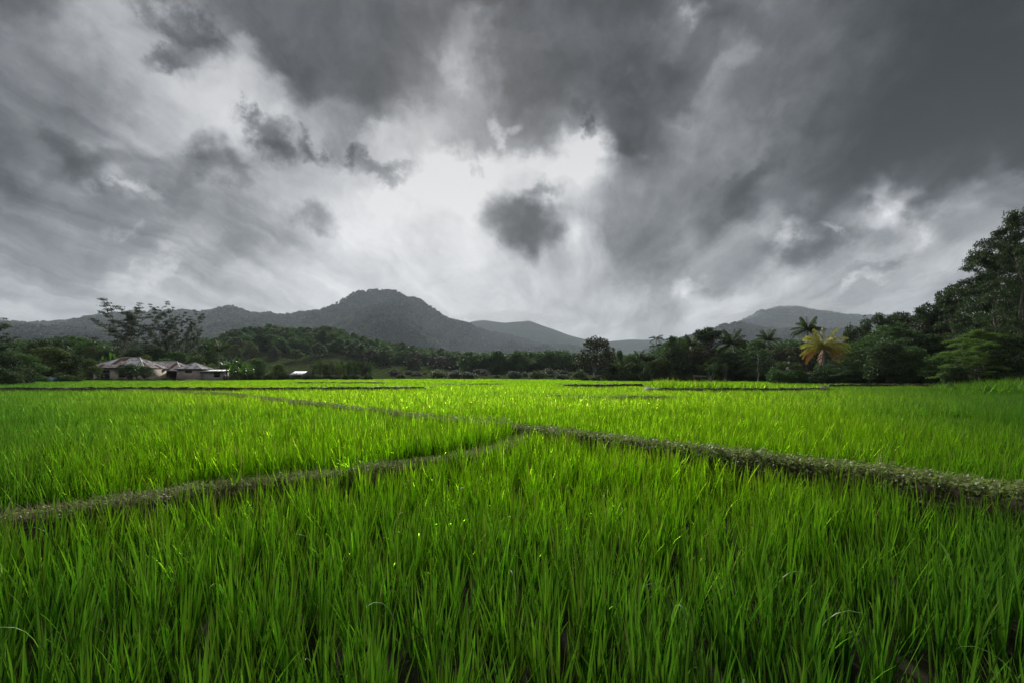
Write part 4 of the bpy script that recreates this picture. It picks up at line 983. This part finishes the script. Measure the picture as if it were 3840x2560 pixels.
FY = {e: frond_mesh('frond_%d' % e, 2.9, e, dr, M['frond'], ll=.72, nl=34, seed=e+200) for e, dr in ((82, 45), (62, 75), (42, 85), (22, 80), (2, 70), (-25, 50))}
def palm(px, cy, rpx, d, label, leaf=('frond',), name='coconut_palm', nf=26, trunk=.14, sc_=None, els=(82, 82, 62, 62, 82, 42, 62, 42, 22, 42, 22, 2, 2, -25), lean=.3, cat='palm'):
    x = X_(px, d); z0 = float(level(np.array([x]), np.array([d]))[0])-.05; zc = Z_(cy, d)-z0; s = rpx/1920*d/2.6
    t = thing(name, label, cat, (x, d, z0), 0)
    P = [(-lean*(1-u)**2, 0, zc*u) for u in np.linspace(0, 1, 8)]
    mb = MB().tube(P, np.linspace(trunk*1.4, trunk*.8, 8), 8); link('trunk', mb.mesh('trunk', M['bark_grey'], True), t)
    for i in range(nf):
        e = els[i % len(els)]; o = link('frond', (FY if 'yellow' in leaf[0] else FR)[e], t, (0, 0, zc), (random.gauss(0, .06), random.gauss(0, .06), i*2.4+random.gauss(0, .25)), (s, s, s)); lf = leaf[0] if (len(leaf) == 1 or e > 10) else leaf[1]
        set_obj_mat(o, M[lf])
    return t
palm(3029, 1240, 56, 75, 'tall dark coconut palm standing above the yellow palm', nf=28)
palm(3091, 1303, 80, 61, 'yellow-leaved coconut palm with orange drooping fronds, glowing in front of the wood', ('frond_yellow', 'frond_orange'), 'yellow_palm', nf=36, els=(82, 62, 42, 22, 62, 42, 22, 2, 42, 22, 2, -25))
palm(2745, 1290, 60, 88, 'large coconut palm in the middle of the far tree line', nf=28)
palm(2594, 1296, 46, 90, 'smaller coconut palm left of the round-headed tree', nf=18)
palm(2880, 1278, 46, 86, 'coconut palm behind the weeping tree', nf=20)
palm(2461, 1270, 28, 90, 'slim areca palm with short arched fronds above the far tree line', name='areca_palm', nf=11, trunk=.07, els=(62, 42, 22, 2, 42, 22))
palm(2458, 1298, 24, 91, 'lower areca palm just beneath the slim one', name='areca_palm', nf=9, trunk=.06, els=(62, 42, 22, 2))
palm(2398, 1345, 36, 92, 'young palm with dark arched fronds left of the areca palm', nf=12)
palm(2335, 1385, 52, 86, 'stemless young palm right of the lone tree', nf=12, els=(82, 62, 62, 42), name='young_palm')
palm(2660, 1395, 60, 84, 'stemless young palm beside the bamboo rail', nf=12, els=(82, 62, 62, 42), name='young_palm')
palm(2960, 1375, 44, 60, 'small palm among the bushes left of the yellow palm', nf=12, els=(62, 42, 22), name='young_palm')
palm(822, 1318, 46, 92, 'palm with upright fronds behind the banana plants', nf=14, els=(82, 82, 62, 62, 42, 22))
palm(3845, 1265, 60, 41, 'palm half hidden in the wood at the right edge', nf=14)
def banana_leaf(L, el, drop, W, seed):
    g = np.random.default_rng(seed); K = 10; t = np.linspace(0, 1, K+1); a = R(el)-R(drop)*t**1.6
    x = np.concatenate([[0], np.cumsum(np.cos(a[1:])*L/K)]); z = np.concatenate([[0], np.cumsum(np.sin(a[1:])*L/K)])
    w = W*np.interp(t, [0, .14, .2, .5, .85, 1], [.05, .06, .7, 1, .75, .05])*g.uniform(.82, 1.05, K+1)
    V = np.concatenate([np.column_stack([x, -w/2, z+w*.22]), np.column_stack([x, x*0, z]), np.column_stack([x, w/2, z+w*.22])])
    n = K+1; F = [(i, i+1, n+i+1, n+i) for i in range(K)]+[(n+i, n+i+1, 2*n+i+1, 2*n+i) for i in range(K)]
    return mesh_np('banana_leaf', V, np.array(F), M['banana'], {'lv': np.full(3*n, g.random())})
BL = [banana_leaf(2.1, e, d_, .52, i) for i, (e, d_) in enumerate(((84, 20), (70, 70), (55, 95), (62, 120), (40, 100)))]
def banana(px, topy, d, label, nf=8, s=None):
    x = X_(px, d); z0 = float(level(np.array([x]), np.array([d]))[0])-.05; H_ = Z_(topy, d)-z0; s = H_/4.2
    t = thing('banana_plant', label, 'banana plant', (x, d, z0), random.random()*6.28)
    P = [(.05*math.sin(u*3), 0, 2.2*s*u) for u in np.linspace(0, 1, 6)]
    link('stem', MB().tube(P, np.linspace(.15, .09, 6)*s, 7).mesh('stem', M['olive'], True), t)
    for i in range(nf): link('leaf', BL[i % 5], t, (0, 0, (1.9+.3*i/nf)*s), (random.gauss(0, .12), random.gauss(0, .08), i*2.4+random.gauss(0, .3)), (s, s, s))
for a in ((850, 1334, 80, 'banana plant nearest the lean-to shed'), (878, 1326, 82, 'tallest banana plant of the clump right of the shed'), (905, 1338, 80, 'banana plant in the middle of the clump right of the shed'),
          (928, 1352, 79, 'outermost banana plant right of the shed with a hanging pale leaf'), (868, 1362, 78, 'short banana plant in front of the clump by the shed'), (895, 1370, 78, 'low young banana plant at the foot of the clump'),
          (512, 1355, 76, 'banana plant before the wall of the main house'), (425, 1315, 95, 'banana plant rising behind the left part of the main roof'), (388, 1330, 94, 'lower banana plant behind the left roof slope')):
    banana(*a)

# ================================================================== HOUSES
def clip(poly, axis, lo, hi_):
    def cl(pl, f):
        o = []
        for i in range(len(pl)):
            a, b = pl[i], pl[(i+1) % len(pl)]; fa, fb = f(a), f(b)
            if fa >= 0: o.append(a)
            if (fa >= 0) != (fb >= 0): t = fa/(fa-fb); o.append(tuple(a[k]+(b[k]-a[k])*t for k in range(2)))
        return o
    poly = cl(poly, lambda p: p[axis]-lo)
    return cl(poly, lambda p: hi_-p[axis]) if len(poly) > 2 else []
def roof_plane(parent, A, B, C3, D3, seed, cols=.72, rows=3, mix=(.42, .33, .25), corr=True):
    """sheets over the plane with eave A-B and top edge D-C (C3 may equal D3); each sheet is its own piece"""
    A, B, C3, D3 = [np.array(p, float) for p in (A, B, C3, D3)]
    e = (B-A)/np.linalg.norm(B-A); n = np.cross(e, D3-A); n /= np.linalg.norm(n)
    if n[2] < 0: n = -n
    up = np.cross(n, e); up *= np.sign(up[2]) if abs(up[2]) > 1e-6 else 1
    to2 = lambda p: (float((p-A)@e), float((p-A)@up)); P2 = [to2(A), to2(B), to2(C3), to2(D3)]
    W = P2[1][0]; Hh = max(P2[2][1], P2[3][1]); g = random.Random(seed)
    sheets = []
    nc = max(1, round(W/cols)); streak = [g.random() for _ in range(nc)]
    for r in range(rows):
        for c in range(nc):
            sh = g.uniform(-.04, .04)
            pl = clip(P2, 0, W*c/nc+.012, W*(c+1)/nc-.004); pl = clip(pl, 1, Hh*r/rows+(sh if r else -.02), Hh*(r+1)/rows+.03) if len(pl) > 2 else []
            if len(pl) < 3: continue
            ar = abs(sum(pl[i][0]*pl[(i+1) % len(pl)][1]-pl[(i+1) % len(pl)][0]*pl[i][1] for i in range(len(pl))))/2
            if ar < .03: continue
            lift = .03+.014*(r % 2)+.010*(c % 2)+g.uniform(0, .008); tilt = g.uniform(-.006, .006)
            V = []
            for q in pl: V.append(A+e*q[0]+up*q[1]+n*(lift+tilt*q[1]))
            m = len(V); V += [v-n*.012 for v in V]
            bm = bpy.data.meshes.new('sheet'); fc = [list(range(m)), list(range(2*m-1, m-1, -1))]+[[i, m+i, m+(i+1) % m, (i+1) % m] for i in range(m)]
            # standing corrugation ribs
            if corr:
                us = np.linspace(min(q[0] for q in pl)+.1, max(q[0] for q in pl)-.1, 3)
                for u_ in us:
                    pc = clip(pl, 0, u_-.02, u_+.02)
                    if len(pc) < 3: continue
                    v0, v1 = min(q[1] for q in pc)+.02, max(q[1] for q in pc)-.02
                    if v1-v0 < .1: continue
                    k = len(V); p = lambda uu, vv, l: A+e*uu+up*vv+n*(lift+l+.001)
                    V += [p(u_-.03, v0, 0), p(u_, v0, .03), p(u_+.03, v0, 0), p(u_-.03, v1, 0), p(u_, v1, .03), p(u_+.03, v1, 0)]
                    fc += [[k, k+1, k+4, k+3], [k+1, k+2, k+5, k+4]]
            bm.from_pydata([tuple(v) for v in V], [], fc)
            z = .6*streak[c]+.4*g.random(); z = z if r else z*.8+.2*g.random()
            mt = 'galv' if z < mix[0] else ('galv_rust' if z < mix[0]+mix[1] else 'rust')
            bm.materials.append(M[mt]); sheets.append(link('roof_sheet', bm, parent))
    return sheets
def ridge(parent, pts, name='ridge_cap', r=.07):
    mb = MB()
    for a, b in pts: mb.tube([np.array(a)+(0, 0, .06), np.array(b)+(0, 0, .06)], r, 6)
    link(name, mb.mesh(name, M['crest']), parent)
def hip_roof(par, x0, x1, y0, y1, ze, zr, rx0, rx1, seed, **k):
    rf = link('roof', MB().add([(x0, y0, ze), (x1, y0, ze), (x1, y1, ze), (x0, y1, ze), (rx0, (y0+y1)/2, zr), (rx1, (y0+y1)/2, zr)], [(0, 1, 5, 4), (2, 3, 4, 5)]).add([(x0, y0, ze), (x1, y0, ze), (x1, y1, ze), (x0, y1, ze), (rx0, (y0+y1)/2, zr), (rx1, (y0+y1)/2, zr)], [(1, 2, 5), (3, 0, 4)]).mesh('roof', M['darkwood']), par)
    a, b, c, d = (x0, y0, ze), (x1, y0, ze), (x1, y1, ze), (x0, y1, ze); e, f = (rx0, (y0+y1)/2, zr), (rx1, (y0+y1)/2, zr)
    roof_plane(rf, a, b, f, e, seed, **k); roof_plane(rf, b, c, f, f, seed+1, **k); roof_plane(rf, c, d, e, f, seed+2, **k); roof_plane(rf, d, a, e, e, seed+3, **k)
    ridge(rf, [(a, e), (b, f), (c, f), (d, e)]+([(e, f)] if rx1-rx0 > .1 else []))
    link('fascia', MB().box(x0+.02, x1-.02, y0+.03, y0+.06, ze-.16, ze-.005).box(x1-.06, x1-.03, y0+.07, y1-.07, ze-.16, ze-.005).mesh('fascia', M['darkwood']), par)
    return rf
def window(par, x0, x1, z0, z1, y, nx=3, bars=True, t=.05):
    mb = MB().box(x0, x0+.06, y-t, y+.02, z0, z1).box(x1-.06, x1, y-t, y+.02, z0, z1).box(x0+.06, x1-.06, y-t, y+.02, z1-.06, z1).box(x0+.06, x1-.06, y-t, y+.02, z0, z0+.06)
    for i in range(1, nx): xx = x0+(x1-x0)*i/nx; mb.box(xx-.02, xx+.02, y-t+.01, y+.01, z0+.06, z1-.06)
    w = link('window', mb.mesh('window', M['darkwood']), par)
    link('pane', MB().box(x0+.05, x1-.05, y-.012, y-.004, z0+.05, z1-.05).mesh('pane', M['glass']), w)
GZ = .5
# main house
h = thing('main_house', 'long beige house with a rusty hipped sheet-metal roof, largest of the group', 'house')
hip_roof(h, -66.5, -57.5, 80, 86.4, 2.77, 4.42, -63.3, -60.5, 10, mix=(.40, .28, .32))
X0, X1, Y0, Y1 = -65.9, -58.0, 80.6, 85.9
link('wall', MB().box(X0, X1, Y0, Y0+.15, GZ, 2.75).box(X0, X0+.15, Y0+.15, Y1, GZ, 2.75).box(X1-.15, X1, Y0+.15, Y1, GZ, 2.75).box(X0+.15, X1-.15, Y1-.15, Y1, GZ, 2.75).mesh('wall', M['wall']), h)
window(h, -64.75, -63.35, 1.15, 2.42, Y0-.01)
window(h, -61.9, -60.9, 1.3, 2.35, Y0-.01, 2)
link('door', MB().box(-60.5, -59.7, Y0-.05, Y0+.01, GZ, 2.4).mesh('door', M['darkwood']), h)
# middle house with porch
h = thing('porch_house', 'lower house with a rusty patched roof and dark open porch between the other two', 'house')
hip_roof(h, -64.6, -56.0, 86.7, 93.3, 2.35, 3.95, -63.2, -58.9, 30, rows=3, mix=(.35, .33, .32))
link('wall', MB().box(-64.2, -56.4, 89.0, 89.15, GZ, 2.33).box(-64.2, -64.05, 89.15, 92.9, GZ, 2.33).box(-56.55, -56.4, 89.15, 92.9, GZ, 2.33).mesh('wall', M['darkwood']), h)
for x in (-64.1, -61.4, -58.8, -56.5): link('porch_post', MB().box(x-.06, x+.06, 87.0, 87.12, GZ, 2.33).mesh('porch_post', M['darkwood']), h)
link('door', MB().box(-60.0, -59.2, 88.93, 88.99, GZ, 2.25).mesh('door', M['bark']), h)
link('wall_panel', MB().box(-57.9, -56.8, 88.2, 88.3, GZ, 1.5).mesh('wall_panel', M['wall_grey']), h)
# square block
h = thing('square_house', 'small square plastered house with a pyramid metal roof', 'house')
hip_roof(h, -54.1, -49.8, 82, 85.6, 2.62, 3.62, -51.98, -51.92, 50, rows=2, mix=(.62, .2, .18))
link('wall', MB().box(-53.85, -50.05, 82.25, 82.4, GZ, 2.6).box(-53.85, -53.7, 82.4, 85.3, GZ, 2.6).box(-50.2, -50.05, 82.4, 85.3, GZ, 2.6).box(-53.7, -50.2, 85.15, 85.3, GZ, 2.6).mesh('wall', M['wall_pink']), h)
window(h, -52.5, -51.4, 2.05, 2.38, 82.24, 4)
link('plinth', MB().box(-52.4, -50.6, 82.19, 82.245, GZ, 1.02).mesh('plinth', M['wall_grey']), h)
# lean-to shed
h = thing('lean_to_shed', 'grey block shed with a flat bright metal roof right of the square house', 'shed')
link('wall', MB().box(-49.95, -46.95, 82.5, 82.62, GZ, 2.2).box(-49.95, -49.83, 82.62, 84.8, GZ, 2.1).box(-47.07, -46.95, 82.62, 84.8, GZ, 2.1).mesh('wall', M['wall_grey']), h)
for i in range(6): link('vent_hole', MB().box(-49.3+i*.22, -49.2+i*.22, 82.47, 82.51, 1.93, 2.03).mesh('vent_hole', M['glass']), h)
link('dark_opening', MB().box(-48.0, -47.05, 82.44, 82.495, 1.35, 2.12).mesh('dark_opening', M['darkwood']), h)  # dark board stands in for the dark inside of the opening
def slab(x0, x1, y0, y1, z0, z1, t): return [(x0, y0, z0), (x1, y0, z0), (x1, y1, z1), (x0, y1, z1), (x0, y0, z0+t), (x1, y0, z0+t), (x1, y1, z1+t), (x0, y1, z1+t)]
SF = [(0, 3, 2, 1), (4, 5, 6, 7), (0, 1, 5, 4), (1, 2, 6, 5), (2, 3, 7, 6), (3, 0, 4, 7)]
rf = link('roof', MB().add(slab(-50.0, -46.3, 82.0, 85.0, 2.19, 2.48, .05), SF).mesh('roof', M['darkwood']), h)
for i in range(5): link('roof_sheet', MB().add(slab(-50.05+i*.76, -49.32+i*.76, 81.93, 85.05, 2.243+.004*(i % 2), 2.545+.004*(i % 2), .015), SF).mesh('roof_sheet', M['newmetal']), rf)
# little timber fence by the bananas
h = thing('plank_fence', 'short dark plank fence between the shed and the banana plants', 'fence')
for i in range(12): link('plank', MB().box(-46.8+i*.2, -46.63+i*.2, 83.0, 83.03, GZ, 1.5+.1*math.sin(i*2.1)).mesh('plank', M['darkwood']), h)
# white-roofed hut
x = X_(1118, 100)
h = thing('field_hut', 'tiny hut with a bright white sloping roof at the field edge', 'hut', (x, 100, LV+.1))
for i in range(4):
    a = -1.32+i*.62; link('roof_sheet', MB().add([(a, -1, 1.30), (a+.6, -1, 1.30), (a+.6+.25, 1.1, 2.0), (a+.25, 1.1, 2.0), (a, -1, 1.34), (a+.6, -1, 1.34), (a+.85, 1.1, 2.04), (a+.25, 1.1, 2.04)], [(0, 3, 2, 1), (4, 5, 6, 7), (0, 1, 5, 4), (1, 2, 6, 5), (2, 3, 7, 6), (3, 0, 4, 7)]).mesh('roof_sheet', M['newmetal']), h)
link('back_roof', MB().add([(-1.05, 1.12, 2.0), (1.45, 1.12, 2.0), (1.9, 2.4, 1.3), (-.8, 2.4, 1.3)], [(0, 1, 2, 3)]).mesh('back_roof', M['rust']), h)
link('gable', MB().add([(1.22, -.9, 1.26), (1.42, 1.1, 1.95), (1.75, 2.3, 1.28), (1.2, .6, .3)], [(0, 1, 2, 3)]).mesh('gable', M['bark_grey']), h)
for a, b in ((-1.2, -.9), (1.15, -.9), (-1.0, 2.0), (1.5, 2.0)): link('post', MB().box(a-.05, a+.05, b-.05, b+.05, -.3, 1.28).mesh('post', M['bark_grey']), h)
for k in range(3): link('rail', MB().box(-1.15, 1.1, -.93, -.88, .25+k*.28, .33+k*.28).mesh('rail', M['bark_grey']), h)
# blue tarpaulin hump
V = []; F = []
nu, nv = 14, 6
for j in range(nv+1):
    for i in range(nu):
        a = i/nu*6.283; r = math.cos(j/nv*1.5)**.7; V.append((.62*r*math.cos(a)*(1+.06*math.sin(a*5)), .5*r*math.sin(a), .55*math.sin(j/nv*1.57)+.02*math.sin(a*4)))
F = [(j*nu+i, j*nu+(i+1) % nu, (j+1)*nu+(i+1) % nu, (j+1)*nu+i) for j in range(nv) for i in range(nu)]
x = X_(197, 62); o = link('tarpaulin', mesh_np('tarpaulin', V, np.array(F), M['blue'], smooth=True), None, (x, 62, .80)); tag(o, 'blue and white tarpaulin draped over a low heap left of the house', 'tarpaulin')
# bamboo rail on posts
x = X_(2633, 82)
h = thing('bamboo_rail', 'pale bamboo pole resting on short posts in front of the far trees', 'rail', (x, 82, LV))
link('pole', MB().tube([(-1.45, 0, 1.22), (0, 0, 1.17), (1.45, 0, 1.15)], .045, 6).mesh('pole', M['bark_white']), h)
link('pole', MB().tube([(-1.3, .3, 1.0), (1.3, .3, .98)], .03, 6).mesh('pole', M['bark_grey']), h)
for a in (-1.3, -.2, 1.25): link('post', MB().tube([(a, 0, -.2), (a+.02, 0, 1.12)], .05, 6).mesh('post', M['bark_grey']), h)
# two pale cattle-sized specks are egrets on the meadow: slim white birds
def egret(px, py, d, label):
    x = X_(px, d); z0 = float(level(np.array([x]), np.array([d]))[0]); t = thing('egret', label, 'bird', (x, d, z0), 1.2)
    mb = MB(); mb.tube([(-.3, 0, .42), (-.12, 0, .5), (.08, 0, .53), (.16, 0, .62), (.13, 0, .78), (.2, 0, .9), (.27, 0, .9)], [.02, .085, .075, .035, .022, .03, .02], 8)
    link('body', mb.mesh('body', M['paper'], True), t); link('beak', MB().tube([(.27, 0, .9), (.40, 0, .88)], [.012, .003], 5).mesh('beak', M['yellow']), t)
    for s in (-.03, .03): link('leg', MB().tube([(0, s, 0), (.01, s, .25), (0, s, .47)], .01, 4).mesh('leg', M['darkwood']), t)
egret(1633, 1412, 128, 'white egret on the rough meadow, left of two')
egret(1663, 1412, 128, 'white egret on the rough meadow, right of two')

# ================================================================== AIR
def volbox(name, lo, hi_, dens, col=(.92, .96, 1.0)):
    m = bpy.data.materials.new(name); m.use_nodes = True; nt = m.node_tree; nt.nodes.clear()
    o = nt.nodes.new('ShaderNodeOutputMaterial'); p = nt.nodes.new('ShaderNodeVolumePrincipled')
    p.inputs['Density'].default_value = dens; p.inputs['Color'].default_value = (*col, 1); p.inputs['Anisotropy'].default_value = .1
    nt.links.new(p.outputs[0], o.inputs['Volume'])
    ob = link(name, MB().box(lo[0], hi_[0], lo[1], hi_[1], lo[2], hi_[2]).mesh(name, m)); tag(ob, kind='stuff'); return ob
def cloud_bank(px, Y, z, rx, ry, rz, dens):
    g = np.random.default_rng(int(px)); V = []; nu, nv = 28, 14
    for j in range(nv+1):
        for i in range(nu):
            a = i/nu*6.283; b = (j/nv-.5)*math.pi; k = 1+.18*math.sin(a*3+b*2+px)+.12*math.sin(a*7-b*5)
            V.append((rx*k*math.cos(a)*math.cos(b), ry*k*math.sin(a)*math.cos(b), rz*math.sin(b)*(1+.2*math.sin(a*4))))
    F = [(j*nu+i, j*nu+(i+1) % nu, (j+1)*nu+(i+1) % nu, (j+1)*nu+i) for j in range(nv) for i in range(nu)]
    m = bpy.data.materials.new('cloud'); m.use_nodes = True; nt = m.node_tree; nt.nodes.clear()
    o = nt.nodes.new('ShaderNodeOutputMaterial'); p = nt.nodes.new('ShaderNodeVolumePrincipled'); p.inputs['Density'].default_value = dens
    p.inputs['Color'].default_value = (.95, .97, 1, 1); nt.links.new(p.outputs[0], o.inputs['Volume'])
    tag(link('cloud_on_summit', mesh_np('cloud', V, np.array(F), m), None, (X_(px, Y), Y, z)), kind='stuff')
cloud_bank(2985, 3650, 496, 330, 260, 30, 1.6e-3)
cloud_bank(3130, 3650, 462, 300, 220, 30, 1.4e-3)
cloud_bank(2760, 3650, 418, 240, 200, 26, 1.2e-3)
cloud_bank(1890, 4250, 488, 420, 260, 40, 1.4e-3)
cloud_bank(2060, 4250, 460, 260, 260, 30, 1.0e-3)
volbox('haze', (-15000, -500, -4), (15000, 12500, 560), 1.05e-4, (.78, .90, 1.0))
